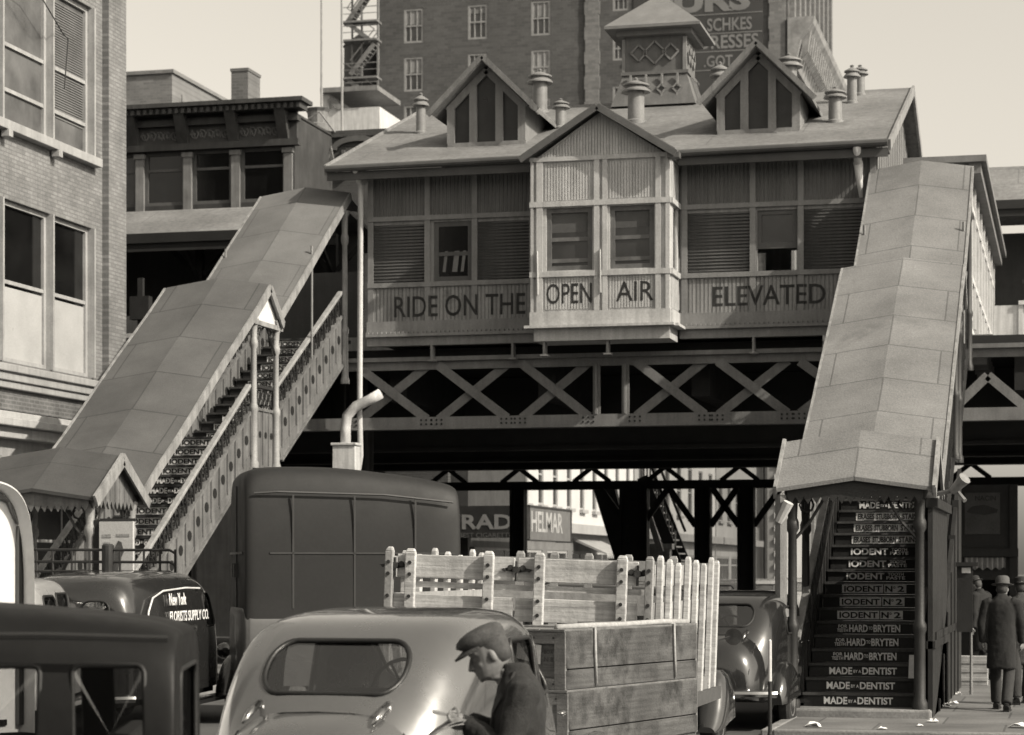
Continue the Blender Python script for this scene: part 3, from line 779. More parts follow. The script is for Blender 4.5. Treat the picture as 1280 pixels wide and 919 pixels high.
        for i in range(9): ya = yc - .7 + i * .17; m_.box(X(s * .871), X(s * .876), ya, ya + .012, 3.0, 3.5 - abs(ya - yc) * .6)
        m_.build('foot_pediment', paint, T)
        m_ = MB(); m_.bar((X(s * .99), yc - .97, 3.0), (X(s * .99), yc, 3.66), .04, .12); m_.bar((X(s * .99), yc + .97, 3.0), (X(s * .99), yc, 3.66), .04, .12); m_.build('barge_board', edge_m, T)
    m_ = MB(); n = 16
    for i in range(n):
        xa = -.85 + i * 1.7 / n; xb = xa + 1.7 / n
        za = 3.02 + rise * (1 - abs(xa) / .98); zb = 3.02 + rise * (1 - abs(xb) / .98)
        m_.prism([(X(xa), 2.92), (X((xa + xb) / 2), 2.83), (X(xb), 2.92), (X(xb), zb - .03), (X(xa), za - .03)], 'y', yc - .88, yc - .855)
    m_.build('valance', paint, T)
    bm_ = MB()
    for s in (-1, 1): bm_.bar((X(s * .8), yc - .85, 2.99), (X(s * .8), yc + .9, 2.99), .1, .1); bm_.bar((X(s * .85), yc + .8, low0 - .1), (X(s * .85), 36.3, 6.42), .07, .09); bm_.bar((X(s * .85), 37.5, 6.3), (X(s * .85), 41.4, 9.1), .07, .09)
    bm_.bar((X(-.8), yc - .8, 2.99), (X(.8), yc - .8, 2.99), .1, .1); bm_.bar((X(-.85), 36.3, 6.3), (X(.85), 36.3, 6.3), .08, .1)
    bm_.build('roof_beam', steel_d, T)
    if boxed:
        sw_ = MB(); xo = X(.93)
        slp = (ZL - Zp) / (YL0 - yf)
        for s in (-1, 1):
            xo = X(s * .93)
            sw_.prism([(yf + .15, .14), (36.2, .14), (36.2, 3.6), (yf + .6, .3)], 'x', xo - .03, xo + .03)
            for i in range(6):
                y = yf + 1.0 + i * 1.0; zt = (y - yf) * slp - .25
                sw_.box(xo - .05, xo + .05, y - .05, y + .05, .14, max(.3, zt))
            sw_.bar((xo, yf + .15, 1.15), (xo, 36.2, 1.15), .1, .1) if s > 0 else None
        sw_.box(X(.9), X(.96), yf - .35, yf + 3.0, .14, 2.9); sw_.box(X(.88), X(.99), yf - .35, yf + 3.05, 1.0, 1.1); sw_.box(X(.88), X(1.02), yf - .38, yf + 3.1, 2.78, 2.9)
        sw_.build('side_panel', M('dark_panelling', .035, .5, .3, 3, streak=.3), T)
        lp = MB(); lp.tube([(X(1.0), yf - .3, 2.95), (X(1.25), yf - .3, 3.0), (X(1.36), yf - .42, 2.86)], .03, 6); lp.tube([(X(1.2), yf - .32, 2.98), (X(1.36), yf - .44, 3.14)], [.05, .085], 10)
        lp.build('lamp_shade', galv, T, smooth='auto')
        lp = MB(); lp.tube([(X(-.95), yc - .9, 2.6), (X(-.82), yc - .95, 2.85)], [.05, .07], 8); lp.build('lamp_shade', st_white, T)
        lp = MB(); lp.tube([(X(-.93), yc - .85, 2.95), (X(-.93), yc - .85, .3), (X(-.98), yc - .95, .16), (X(-1.05), yc - 1.05, .14)], .075, 8)
        lp.lathe([(.1, 1.4), (.1, 1.5)], (X(-.93), yc - .85, 0), 10); lp.lathe([(.1, .6), (.1, .7)], (X(-.93), yc - .85, 0), 10)
        lp.build('rain_pipe', iron, T, smooth='auto')
    return T
lowslope = .575
stair(-2.64, 28.95, 'right hand covered stairway, its dark risers lettered in white, rising from the pavement', SEQ, (iron_d, iron), True, (felt2, felt2, felt2))
lowslope = .68
SEQ2 = ['stains'] * 7 + ['paste'] * 3 + ['hard'] * 3 + ['no2'] * 3 + ['made'] * 3 + ['no2'] * 6 + ['made'] * 2 + ['stains'] * 2 + ['no2'] * 6
stair(-14.5, 30.2, 'left hand covered stairway with pale pierced balustrades and a white pediment at mid landing', SEQ2, (M('stair_side_paint', .25, .6, .25, 2, .15, 30, .15, streak=.45), iron_l), False, (M('dark_felt', .15, .9, .22, .9, .16, 60, .2, pattern=('felt', 'z', 1.55, .98, .6)), M('upper_felt', .22, .9, .2, .9, .16, 60, .2, pattern=('felt', 'z', 1.55, .98, .7)), M('canopy_felt', .11, .9, .2, 1.2, .16, 60, .2, pattern=('felt', 'z', 2.4, 1.4, .8))))  # lower roof and canopy felts darker, upper roof felt lighter

# ------------------------------------------------------------------ platform shelters left and right of the station house
def shelter(lab, xa, xb, y, zf, zr, wall_on, depth=2.0):
    T = thing('platform_shelter', lab, 'platform shelter', ((xa + xb) / 2, y, 6.3))
    m_ = MB()
    m_.hexa([(xa, y, zf - .08), (xb, y, zf - .08), (xb - .5, y + depth, zr - .08), (xa + .5, y + depth, zr - .08), (xa, y, zf), (xb, y, zf), (xb - .5, y + depth, zr), (xa + .5, y + depth, zr)])
    m_.hexa([(xa + .5, y + depth, zr - .08), (xb - .5, y + depth, zr - .08), (xb, y + depth + 2.2, zf), (xa, y + depth + 2.2, zf), (xa + .5, y + depth, zr), (xb - .5, y + depth, zr), (xb, y + depth + 2.2, zf + .08), (xa, y + depth + 2.2, zf + .08)])
    m_.build('roof', felt, T)
    m_ = MB(); m_.box(xa, xb, y - .03, y, zf - .22, zf - .01); m_.box(xa, xb, y + .02, y + .08, zf - .4, zf - .22); m_.build('eave_board', steel_d, T)
    m_ = MB(); m_.box(xa + .4, xb - .4, y + 3.2, y + 3.3, *wall_on); m_.build('back_wall', st_dark, T)
    m_ = MB(); m_.box(xa, xb, y - .6, y + 3.4, 6.3, 6.45); m_.build('platform_floor', steel_d, T)
    n = int((xb - xa) / 3.2)
    for i in range(n + 1):
        x = xa + .4 + i * (xb - xa - .8) / n
        c_ = MB(); c_.box(x - .08, x + .08, y + 1.0, y + 1.16, 6.45, zf); c_.bar((x, y + 1.0, zf - .9), (x, y + .1, zf - .25), .06, .1); c_.bar((x - .08, y + 1.08, zf - .8), (x - .7, y + 1.08, zf - .2), .06, .1); c_.bar((x + .08, y + 1.08, zf - .8), (x + .7, y + 1.08, zf - .2), .06, .1)
        c_.build('column', steel_d, T)
    return T
PS = shelter('platform shelter with a pale felt roof beside the brick corner building', -32, -15.4, 46.0, 9.42, 10.25, (8.0, 9.7))
m_ = MB(); m_.box(-17.9, -14.8, 45.9, 46.0, 7.0, 8.4); m_.build('panel', st_dark, PS)
m_ = MB(); m_.box(-32, -15, 52.0, 52.1, 6.6, 7.9); m_.build('windbreak', st_white, PS)
sg = MB(); x_ = onY(175, 370, 45).x; sg.box(x_ - .06, x_ + .06, 45, 45.1, 6.3, 8.3); sg.box(x_ - .22, x_ + .22, 44.95, 45.15, 7.4, 7.9); sg.box(x_ - .6, x_ + .6, 44.9, 45.2, 6.5, 7.0); sg.box(x_ - .9, x_ - .5, 44.9, 45.2, 6.5, 7.2)
tag(sg.build('track_signal', steel_d), 'black track signal box on a post at the edge of the elevated tracks', 'signal')
PR = shelter('platform shelter with dark soffit and diamond fronted railing past the right stairway', -2.9, 14, 55.5, 10.95, 12.1, (6.4, 10.6))
m_ = MB(); m_.box(-2.3, 14, 54.7, 54.78, 7.2, 8.3)
for i in range(17): m_.box(-1.2 + i * .9, -1.1 + i * .9, 54.66, 54.7, 7.2, 8.3)
m_.box(-1.2, 14, 54.62, 54.8, 8.3, 8.4); m_.build('railing', st_white, PR)
m_ = MB()
for i in range(16): m_.prism([(-.75 + i * .9 - .16, 7.75), (-.75 + i * .9, 7.5), (-.75 + i * .9 + .16, 7.75), (-.75 + i * .9, 8.0)], 'y', 54.68, 54.699)
m_.build('pierced_hole', hole_m, PR)
m_ = MB()
for i in range(15): m_.box(-1 + i, -.2 + i, 58.65, 58.7, 8.3, 9.2)
m_.box(-2.6, 14, 58.64, 58.7, 6.4, 8.2); m_.box(-1.2, 14, 58.64, 58.7, 9.3, 9.4); m_.build('wall_panel', st_trim, PR)
m_ = MB(); m_.box(-1.3, 14, 54.4, 54.9, 6.7, 7.15); m_.build('edge_beam', st_trim, PR)

# ------------------------------------------------------------------ brick corner building on the left
XW, YC = -18.3, 41.55
brick_l = M('pale_brick', .34, .85, .26, 1.2, .12, 40, .35, pattern=('brick', 'x', .21, .075, .72), streak=.12)
brick_d = M('sooty_brick', .2, .85, .3, 1.5, .2, 40, .4, pattern=('brick', 'x', .21, .075, 1.5))
lime = M('painted_stone', .55, .75, .14, 1.5, .1, 40, .15, streak=.2)
fr_l = M('light_window_frame', .56, .6, .15, 3, .1, 30, .1, streak=.2)
yy = lambda px: onX(px, 300, XW).y
zz_ = lambda px, py: onX(px, py, XW).z
B = thing('brick_corner_building', 'pale brick corner building with wide sash windows behind the left stairway', 'building', (XW - 6, 34, 0))
yP = yy(136)
zs1, zh0, zs0 = zz_(128, 200), zz_(122, 285), zz_(131, 474)
zh1 = zz_(120, 8)
groups = []
ya, yb = yy(126), yy(123)
bays = [(yy(72.5) + .03, yb), (yy(10) + .03, yy(72.5) - .03), (yy(10) - 1.75, yy(10) - .03), (yy(10) - 3.5, yy(10) - 1.81)]
holes = [(bays[-1][0] - .05, yb + .03, zs1, zh1), (bays[-1][0] - .05, yb + .03, zs0, zh0), (bays[-1][0] - .05, yb + .03, zh1 + 1.5, zh1 + 4.4)]
m_ = MB(); wall(m_, 'x', XW - .42, XW - .14, 18, yP, zs0 - .5, 22, holes); m_.box(XW - .42, XW, yP + .001, YC, zs0 - .45, 22)
m_.box(-34, XW - .42, YC - .3, YC, 0, 22); m_.box(-34, XW - .5, 18, 18.3, 0, 22); m_.box(-34, -33.7, 18.3, YC - .3, 0, 22); m_.box(-33.7, XW - .42, 18.3, YC - .3, 21.6, 21.9)
m_.build('wall', brick_l, B)
m_ = MB(); m_.box(-25, -24.9, 18.4, YC - .4, 0, 21); 
for z in (4.5, zs0 - .6, zs1 - .6, 15.5): m_.box(-33.6, XW - .43, 18.4, YC - .4, z, z + .1)
m_.build('inner_floor', wood_in, B)
for z0, z1, low in ((zs1, zh1, False), (zs0, zh0, True), (zh1 + 1.5, zh1 + 4.4, False)):
    for i, (a, c_) in enumerate(bays):
        w_ = window(B, 'x', XW - .14, -1, a, c_, z0, z1, fr_l, pane if low else pane_mat('sky_sheen_pane', .16, .08), fw=.085, rails=(.5,) if low else (.5, .22), depth=.1, gap=.06)  # upper panes' base grey raised to stand for reflected sky
        q = MB()
        if low:
            q.box(XW - .288, XW - .272, a + .09, c_ - .09, z0 + .09, z0 + (z1 - z0) * .47)
            q.build('whitened_glass', M('whitened_glass', .66, .35, .1, 1.5, patch=(.12, .12, 1.1)), w_)
        elif i in (0, 2):
            for k in range(46): q.box(XW - .285, XW - .272, a + .1, c_ - .1, z0 + .55 + k * .048, z0 + .575 + k * .048)
            q.build('venetian_blind', M('slat_blind', .26, .6), w_)
        mb = MB(); mb.box(XW - .3, XW - .08, c_ - .0, c_ + .06, z0, z1); mb.build('mullion', fr_l, w_)
    q = MB(); q.box(XW - .4, XW + .04, bays[-1][0] - .15, yb + .12, z0 - .17, z0 - .002)
    for a, c_ in bays: q.box(XW - .1, XW + .06, a - .1, a + .06, z0 - .3, z0 - .172)
    if not low: q.build('sill', fr_l, B, bevel=.01)
q = MB()
zb0 = zs0 - .12
q.box(XW - .42, XW + .1, 18, YC + .1, zb0 - .25, zb0); q.box(XW - .42, XW + .16, 18, YC + .16, zb0 - .1, zb0 + .03); q.box(XW - .42, XW + .05, 18, YC + .05, zb0 - .38, zb0 - .25)
q.build('belt_course', lime, B, bevel=.015)
q = MB(); q.box(XW - .42, XW - .05, 18, YC, zz_(88, 527) + .05, zb0 - .38); q.build('sooty_band', brick_d, B)
zc = zz_(88, 545)
q = MB(); q.box(XW - .42, XW + .35, 18, YC + .3, zc, zc + .14); q.box(XW - .42, XW + .25, 18, YC + .2, zc + .142, zc + .26); q.box(XW - .42, XW + .2, 18, YC + .15, zc - .2, zc - .002); q.build('cornice', M('white_cornice', .7, .6, .1, 3, streak=.2), B, bevel=.015)
q = MB(); wall(q, 'x', XW - .42, XW - .02, 18, YC, 0, zc - .2, [(26, 29.5, .5, 3.2), (31, 35.5, .5, 3.2), (37, 40.5, .5, 3.2)]); q.build('shop_front', lime, B)
for a, c_ in ((26, 29.5), (31, 35.5), (37, 40.5)): window(B, 'x', XW - .02, -1, a, c_, .5, 3.2, fr_l, pane, rails=(.75,), mull=(.5,), name='shop_window')
q = MB(); q.tube([(XW + .1, yy(10) - 1, zh1 - .1), (XW + .08, yy(40), zh1 - .35), (XW + .06, yy(75), zh1 - .9), (XW + .05, yy(82), zh1 - .95), (XW + .04, yy(78), zh1 - 1.9)], .012, 5); q.build('wire', iron_d, B)

# ------------------------------------------------------------------ buildings beyond the tracks, left
YK = 62.5
kx = lambda px: onY(px, 200, YK).x
kz = lambda py: onY(260, py, YK).z
K = thing('corniced_building', 'dark low commercial building with a deep bracketed cornice and wide shop windows', 'building', (-27, YK, 0))
dk = M('dark_facade', .075, .7, .25, 1.5, streak=.3); pil = M('pilaster_paint', .3, .7, .2, 2, streak=.3)
x1 = kx(368)
m_ = MB(); wall(m_, 'y', YK, YK + .3, -46, x1, 0, kz(140), [(kx(181), kx(231), kz(255), kz(188)), (kx(241), kx(290), kz(255), kz(188)), (kx(301), kx(357), kz(255), kz(188)), (kx(120), kx(171), kz(255), kz(188))])
m_.box(x1 - .3, x1, YK + .3, 75, 0, kz(145)); m_.box(-46, x1, YK + .3, 75, kz(150), kz(148)); m_.box(-46, x1 - .4, YK + 4, YK + 4.1, 0, kz(150))
m_.build('wall', dk, K)
for p in (176, 235.5, 295.5, 361): m_ = MB(); m_.box(kx(p) - .13, kx(p) + .13, YK - .1, YK - .001, kz(262), kz(190)); m_.box(kx(p) - .17, kx(p) + .17, YK - .14, YK - .0, kz(196), kz(190)); m_.build('pilaster', pil, K)
for a, c_ in ((120, 171), (181, 231), (241, 290), (301, 357)):
    w_ = window(K, 'y', YK, 1, kx(a), kx(c_), kz(255), kz(188), M('facade_sash', .16, .6), pane2 if a == 120 else pane, fw=.1, rails=(.66,), depth=.08)
    if a == 241:
        q = MB(); q.hexa([(kx(252), YK + .3, kz(250)), (kx(286), YK + .3, kz(250)), (kx(286), YK + .35, kz(250)), (kx(252), YK + .35, kz(250)), (kx(246), YK + .3, kz(234)), (kx(286), YK + .3, kz(243)), (kx(286), YK + .35, kz(243)), (kx(246), YK + .35, kz(234))]); q.build('blind', st_white, w_)
m_ = MB(); zt = kz(133)
m_.box(-46, x1 + .5, YK - .75, YK + .2, zt - .12, zt); m_.box(-46, x1 + .4, YK - .6, YK, zt - .3, zt - .12); m_.box(-46, x1 + .2, YK - .3, YK, kz(158), kz(150)); m_.box(-46, x1 + .2, YK - .25, YK, kz(188), kz(180)); m_.box(-46, x1 + .12, YK - .12, YK - .0, kz(180), zt - .3)
for i in range(120): m_.box(x1 + .3 - i * .2, x1 + .4 - i * .2, YK - .68, YK - .602, zt - .3, zt - .16)
for p in (170, 232, 295, 357): m_.hexa([(kx(p) - .16, YK - .2, kz(183)), (kx(p) + .16, YK - .2, kz(183)), (kx(p) + .16, YK - .05, kz(183)), (kx(p) - .16, YK - .05, kz(183)), (kx(p) - .16, YK - .6, zt - .3), (kx(p) + .16, YK - .6, zt - .3), (kx(p) + .16, YK - .05, zt - .3), (kx(p) - .16, YK - .05, zt - .3)])
m_.build('cornice', M('cornice_paint', .09, .6, .3, 2, streak=.3), K)
m_ = MB()
for a, c_ in ((178, 226), (240, 289), (302, 352)):
    n = 5
    for i in range(n):
        xx = kx(a) + (kx(c_) - kx(a)) * (i + .5) / n; zc_ = kz(169)
        m_.tube([(xx + (.03 + .013 * j) * math.cos(j * .8 + i), YK - .13, zc_ + (.03 + .013 * j) * math.sin(j * .8 + i)) for j in range(10)], .022, 4)
    m_.tube([(kx(a) + (kx(c_) - kx(a)) * t_ / 20, YK - .13, kz(169) + .13 * math.sin(t_ * 1.6)) for t_ in range(21)], .02, 4)
m_.build('frieze_scroll', M('frieze_paint', .26, .6, .2), K)
# brick stack and penthouse on the roofs behind
ch_ = MB(); p0, p1 = atD(289, 128, 78), atD(321, 86, 78); ch_.box(p0.x, p0.x + .62, p0.y, p0.y + 1.2, 12, p1.z - .1); ch_.box(p0.x - .03, p0.x + .65, p0.y - .03, p0.y + 1.23, p1.z - .1, p1.z)
brk_y = M('far_brick', .22, .85, .15, 1, .1, 20, .2, pattern=('brick', 'y', .3, .11, 1.2))
tag(ch_.build('brick_chimney', brk_y), 'square brick chimney standing alone above the dark cornice', 'chimney')
ph = MB(); p0, p1 = atD(120, 130, 95), atD(225, 97, 95); ph.box(p0.x, p1.x, p0.y, p0.y + 7, 14, p1.z); ph.box(p0.x - .2, p1.x + .1, p0.y - .1, p0.y + 7.1, p1.z, p1.z + .15)
for i in range(2): ph.box(p1.x + .001, p1.x + .05, p0.y + 1 + i * 3, p0.y + 1.9 + i * 3, p1.z - 1.8, p1.z - .7)
tag(ph.build('rooftop_block', M('penthouse_brick', .3, .85, .15, 1, .1, 20, .1, pattern=('brick', 'y', .3, .11, 1.1))), 'flat roofed brick rooftop block behind the dark cornice, left of the chimney', 'rooftop block')
lb = thing('low_brick_building', 'low dark brick building with one arched window between the cornice and the tall block', 'building', (-18, 66, 0))
lx = lambda px: onY(px, 180, 66).x
lz = lambda py: onY(430, py, 66).z
m_ = MB(); wall(m_, 'y', 66, 66.3, lx(371), lx(560), 0, lz(166), [(lx(432), lx(462), lz(225), lz(184))]); m_.box(lx(371), lx(371) + .3, 66.3, 80, 0, lz(166)); m_.box(lx(371), lx(560), 66.3, 80, lz(170), lz(168))
m_.box(lx(370), lx(560), 65.9, 66.0, lz(172), lz(164)); m_.build('wall', M('low_brick', .09, .85, .3, 1, .2, 30, .3, pattern=('brick', 'y', .22, .08, 1.3)), lb)
window(lb, 'y', 66, 1, lx(432), lx(462), lz(225), lz(184), pil, pane2, fw=.12, rails=(.5,), mull=(.5,))
m_ = MB(); ar = [(lx(447) + .85 * math.cos(a), lz(188) + .42 * math.sin(a)) for a in [math.pi * j / 10 for j in range(11)]]
m_.prism(ar + [(q[0] * .78 + lx(447) * .22, lz(188) + (q[1] - lz(188)) * .6) for q in ar[::-1]], 'y', 65.88, 65.99); m_.box(lx(428), lx(432), 65.9, 65.99, lz(225), lz(188)); m_.box(lx(462), lx(466), 65.9, 65.99, lz(225), lz(188))
m_.build('window_arch', M('arch_stone', .16, .8, .2), lb)
rr_ = MB()
for q in (390, 410): rr_.tube([(lx(q), 65.7, lz(225)), (lx(q + 8), 65.7, lz(185)), (lx(q + 16), 65.7, lz(225))], .03, 5)
rr_.tube([(lx(380), 65.7, lz(155)), (lx(402), 65.8, lz(140)), (lx(420), 65.9, lz(166))], .03, 5); rr_.build('wire_brace', pil, lb)
pc = MB(); pc.lathe([(.28, lz(225)), (.28, lz(160)), (.4, lz(158)), (.4, lz(150)), (.3, lz(148)), (.34, lz(134)), (.42, lz(130))], (lx(389), 66.6, 0), 10); pc.build('vent_pipe', pil, lb)

# ------------------------------------------------------------------ tall block with the painted wall signs
YT_ = 150.
tx = lambda px: onY(px, 100, YT_).x
tz = lambda py: onY(800, py, YT_).z
TB = thing('tall_brick_building', 'tall dark brick loft building with painted wall lettering rising behind the station roof', 'building', (-31, YT_ + 10, 0))
tbm = M('loft_brick', .15, .85, .14, .3, .12, 8, .1, pattern=('brick', 'y', .5, .2, 1.15))
wins = []
for pc_ in (517, 597, 676):
    for r0 in (-7, 55, 117, 179): wins.append((tx(pc_ - 12), tx(pc_ + 12), tz(r0 + 44), tz(r0)))
for r0 in (-18, 44, 106): wins.append((tx(766), tx(786), tz(r0 + 30), tz(r0)))
m_ = MB(); wall(m_, 'y', YT_, YT_ + .5, tx(474), tx(985), 0, 52, wins); m_.box(tx(474), tx(474) + .5, YT_ + .5, 178, 0, 52); m_.box(tx(985) - .5, tx(985), YT_ + .5, 178, 0, 52); m_.box(tx(474), tx(985), YT_ + 8, YT_ + 8.2, 0, 52)
m_.build('wall', tbm, TB)
wr_ = random.Random(5)
for a, c_, d, e in wins:
    w_ = window(TB, 'y', YT_, 1, a, c_, d, e, M('loft_sash', .45, .7), M('loft_pane', .16, .2, .4, .7), fw=.14, rails=(.5,), mull=(.33, .66), depth=.2)
    q_ = wr_.choice((.0, .25, .45, .7))
    if q_: m_ = MB(); m_.box(a + .1, c_ - .1, YT_ + .1, YT_ + .13, e - (e - d) * q_, e - .1); m_.build('blind', M('loft_blind' + ('' if q_ < .3 else ('_pale' if q_ < .6 else '_bright')), .25 + q_ * .3, .8), w_)
qm = M('quoin_stone', .3, .85, .12, .5, .1, 8, pattern=('brick', 'y', .5, .2, .9))
m_ = MB()
for a, c_ in ((729, 752), (959, 985)):
    for i in range(60):
        e = 1.2 if i % 2 else 0; m_.box(tx(a + 3 - e), tx(c_ - 3) if a > 900 else tx(c_ - 3 + e), YT_ - .15, YT_ - .01, i * .85, i * .85 + .845)
m_.box(tx(786), tx(800), YT_ - .2, YT_ - .02, tz(76), tz(72)); m_.box(tx(474), tx(985), YT_ - .1, YT_ - .011, tz(150), tz(146))
m_.build('quoin', qm, TB)
sp = MB(); sp.box(tx(792), tx(954), YT_ - .06, YT_ - .012, tz(150), tz(-40)); SP = sp.build('painted_panel', M('sign_paint', .085, .8, .2, .4), TB)
sg = M('faded_lettering', .33, .8, .2, .5)
for s_, a, c_, yb_, yt_ in (('FURS', 818, 938, 21, -9), ('SCHKES', 884, 940, 45, 29), ('DRESSES', 874, 948, 67, 50), ('.GOT', 880, 916, 89, 75)):
    text(s_, sg, SP, (tx(a), YT_ - .062, tz(yb_)), tx(c_) - tx(a), tz(yt_) - tz(yb_), bold=.02 if s_ != 'FURS' else .05, depth=.02)
ln = MB()
for y in (24, 48, 70, 93): ln.box(tx(793), tx(953), YT_ - .08, YT_ - .062, tz(y + .6), tz(y - .6))
ln.build('ruled_line', sg, SP)
# avenue side of the block
m_ = MB(); xa = tx(985)
for i in range(9): m_.box(xa + .001, xa + .35, YT_ + .8 + i * 3, YT_ + 1.6 + i * 3, 0, 52)
m_.build('pier', qm, TB)
m_ = MB(); zc_ = onX(985, 25, -18.4).z
m_.prism([(xa, zc_ - 3.4), (xa + .5, zc_ - 3.2), (xa + .9, zc_ - 1.5), (xa + 1.7, zc_ - .4), (xa + 1.8, zc_), (xa, zc_)], 'y', YT_ - .3, 176)
for i in range(24):
    m_.prism([(xa + .9, zc_ - 2.6), (xa + 1.3, zc_ - 2.2), (xa + 1.5, zc_ - .8), (xa + .9, zc_ - .8)], 'y', YT_ + .2 + i * 1.1, YT_ + .7 + i * 1.1)
m_.build('cornice', M('ornate_cornice', .4, .7, .4, 1.5), TB)
# things on the far roofs: fire stair, tank, pale bulkhead, poles
FE = thing('fire_escape', 'zigzag iron fire escape clinging to the left side of the tall brick building', 'fire escape', (-48, 149, 0))
m_ = MB(); DF = 149
fp = lambda px, py: onY(px, py, DF)
for q in (427, 440, 452, 472): m_ = MB(); a = fp(q, 170); m_.box(a.x - .06, a.x + .06, DF, DF + .12, 20, 46); m_.build('upright', iron, FE)
for y in (30, 53, 100, 124, 168, -15):
    m_ = MB(); a, c_ = fp(430, y), fp(474, y); m_.box(a.x, c_.x, DF - .6, DF + .6, a.z - .08, a.z + .05)
    m_.box(a.x, c_.x, DF - .62, DF - .56, a.z + .95, a.z + 1.0); m_.box(a.x, c_.x, DF - .62, DF - .56, a.z + .5, a.z + .54); m_.build('platform', iron, FE)
for (xa_, ya_), (xb_, yb_) in (((436, 30), (466, -15)), ((436, 30), (466, 53)), ((440, 95), (470, 56)), ((436, 100), (466, 124)), ((440, 165), (470, 126))):
    m_ = MB(); a, c_ = fp(xa_, ya_), fp(xb_, yb_)
    for dy in (-.4, .4): m_.bar((a.x, DF + dy, a.z), (c_.x, DF + dy, c_.z), .08, .3); m_.bar((a.x, DF + dy, a.z + 1), (c_.x, DF + dy, c_.z + 1), .05, .06)
    for i in range(9): t_ = (i + .5) / 9; m_.box(a.x + (c_.x - a.x) * t_ - .16, a.x + (c_.x - a.x) * t_ + .16, DF - .38, DF + .38, a.z + (c_.z - a.z) * t_ - .03, a.z + (c_.z - a.z) * t_ + .03)
    m_.build('flight', iron, FE)
wt = thing('water_tank', 'round wooden rooftop water tank with a conical lid behind the fire escape', 'water tank', (-52, 165, 30))
a, c_ = atD(431, 112, 168), atD(476, 60, 168); cx_, r_ = (a.x + c_.x) / 2, (c_.x - a.x) / 2 * 1.02
MB().lathe([(r_, a.z), (r_ * .97, c_.z)], (cx_, a.y, 0), 20).build('tank', M('tank_boards', .15, .8, .2, 1), wt, smooth='auto')
MB().lathe([(r_ * 1.06, c_.z), (.05, atD(450, 42, 168).z)], (cx_, a.y, 0), 20).build('lid', M('tank_lid', .25, .8), wt)
m_ = MB()
for dx in (-.6, .6):
    for dy in (-.6, .6): m_.box(cx_ + dx * r_ - .15, cx_ + dx * r_ + .15, a.y + dy * r_ - .15, a.y + dy * r_ + .15, 22, a.z)
m_.build('leg', iron, wt)
bh_ = thing('rooftop_bulkhead', 'pale rooftop bulkhead below the water tank, left of the tall building', 'rooftop block', (-45, 120, 20))
a, c_ = atD(403, 170, 125), atD(480, 137, 125); m_ = MB(); m_.box(a.x, c_.x, a.y, a.y + 4, 14, c_.z); m_.box(a.x, atD(412, 137, 125).x, a.y, a.y + 4, c_.z, atD(403, 112, 125).z); m_.build('wall', st_white, bh_)
m_ = MB(); m_.box(a.x, c_.x, a.y - .4, a.y + 4, atD(403, 118, 125).z, atD(403, 112, 125).z); m_.bar((atD(413, 124, 125).x, a.y, atD(413, 124, 125).z), (atD(428, 138, 125).x, a.y, c_.z), .3, .3); m_.build('canopy', iron, bh_)
for q, lab, zt in ((402, 'thin pale flagpole rising from the low roofs, the left one of two', -60), (427.5, 'thin pale pole just left of the fire escape zigzags', -60)):
    a = atD(q, 160, 110); m_ = MB(); m_.lathe([(.07, a.z - 3), (.05, atD(q, zt, 110).z)], (a.x, a.y, 0), 8); tag(m_.build('flagpole', M('pole_paint', .5, .5)), lab, 'pole', 'poles on the far roofs')

# ------------------------------------------------------------------ avenue seen under the tracks
def avenue_block(y0, y1, h, lab, wm, fm, nwin, wz, wh, awn=None, x=-18.3, ww=1.0, shop=True):
    T = thing('avenue_building', lab, 'building', (x - 5, (y0 + y1) / 2, 0))
    hs = []
    st = (y1 - y0) / nwin
    for z in wz:
        for i in range(nwin): c_ = y0 + (i + .5) * st; hs.append((c_ - ww / 2, c_ + ww / 2, z, z + wh))
    m_ = MB(); wall(m_, 'x', x - .3, x, y0, y1, 3.7, h, hs); m_.box(x - 10, x - .31, y0, y0 + .3, 0, h); m_.box(x - 10, x - .31, y1 - .3, y1, 0, h); m_.box(x - 10, x, y0, y1, h, h + .2)
    m_.build('wall', wm, T)
    for a, c_, d, e in hs: window(T, 'x', x, -1, a, c_, d, e, fm, pane, fw=.08, depth=.1, sill=.15, sm=fm)
    m_ = MB(); m_.box(x - .3, x + .45, y0, y1, 3.35, 3.7); m_.box(x - .3, x + .7, y0, y1, h - .2, h + .4); m_.build('cornice', fm, T)
    nb = max(1, int((y1 - y0) / 4)); sb = (y1 - y0) / nb
    m_ = MB(); wall(m_, 'x', x - .3, x - .02, y0, y1, 0, 3.35, [(y0 + i * sb + .4, y0 + (i + 1) * sb - .4, .6, 2.7) for i in range(nb)]); m_.build('shop_front', M('shop_front_paint', .25, .6, .3, 1), T)
    for i in range(nb): window(T, 'x', x - .02, -1, y0 + i * sb + .4, y0 + (i + 1) * sb - .4, .6, 2.7, fm, pane2, fw=.1, rails=(.78,), mull=(.5,), name='shop_window')
    if awn:
        q = MB(); ya_, yb_ = awn; q.hexa([(x, ya_, 3.1), (x + 1.3, ya_, 2.55), (x + 1.3, yb_, 2.55), (x, yb_, 3.1), (x, ya_, 3.2), (x + 1.3, ya_, 2.62), (x + 1.3, yb_, 2.62), (x, yb_, 3.2)])
        n = 14
        for i in range(n): a = ya_ + (yb_ - ya_) * i / n; q.prism([(a, 2.56), (a + (yb_ - ya_) / n, 2.56), (a + (yb_ - ya_) / n / 2, 2.35)], 'x', x + 1.29, x + 1.31)
        q.build('awning', M('awning_cloth', .45, .9, .2, 2), T)
    return T
whitewash = M('whitewashed_wall', .82, .7, .06, 1)
avenue_block(74.2, 95, 13, 'whitewashed avenue building with narrow windows and a striped awning, seen beneath the tracks', whitewash, M('grey_trim', .5, .7, .1), 9, (4.3, 7.8), 2.2, (83, 87.5), ww=.8)
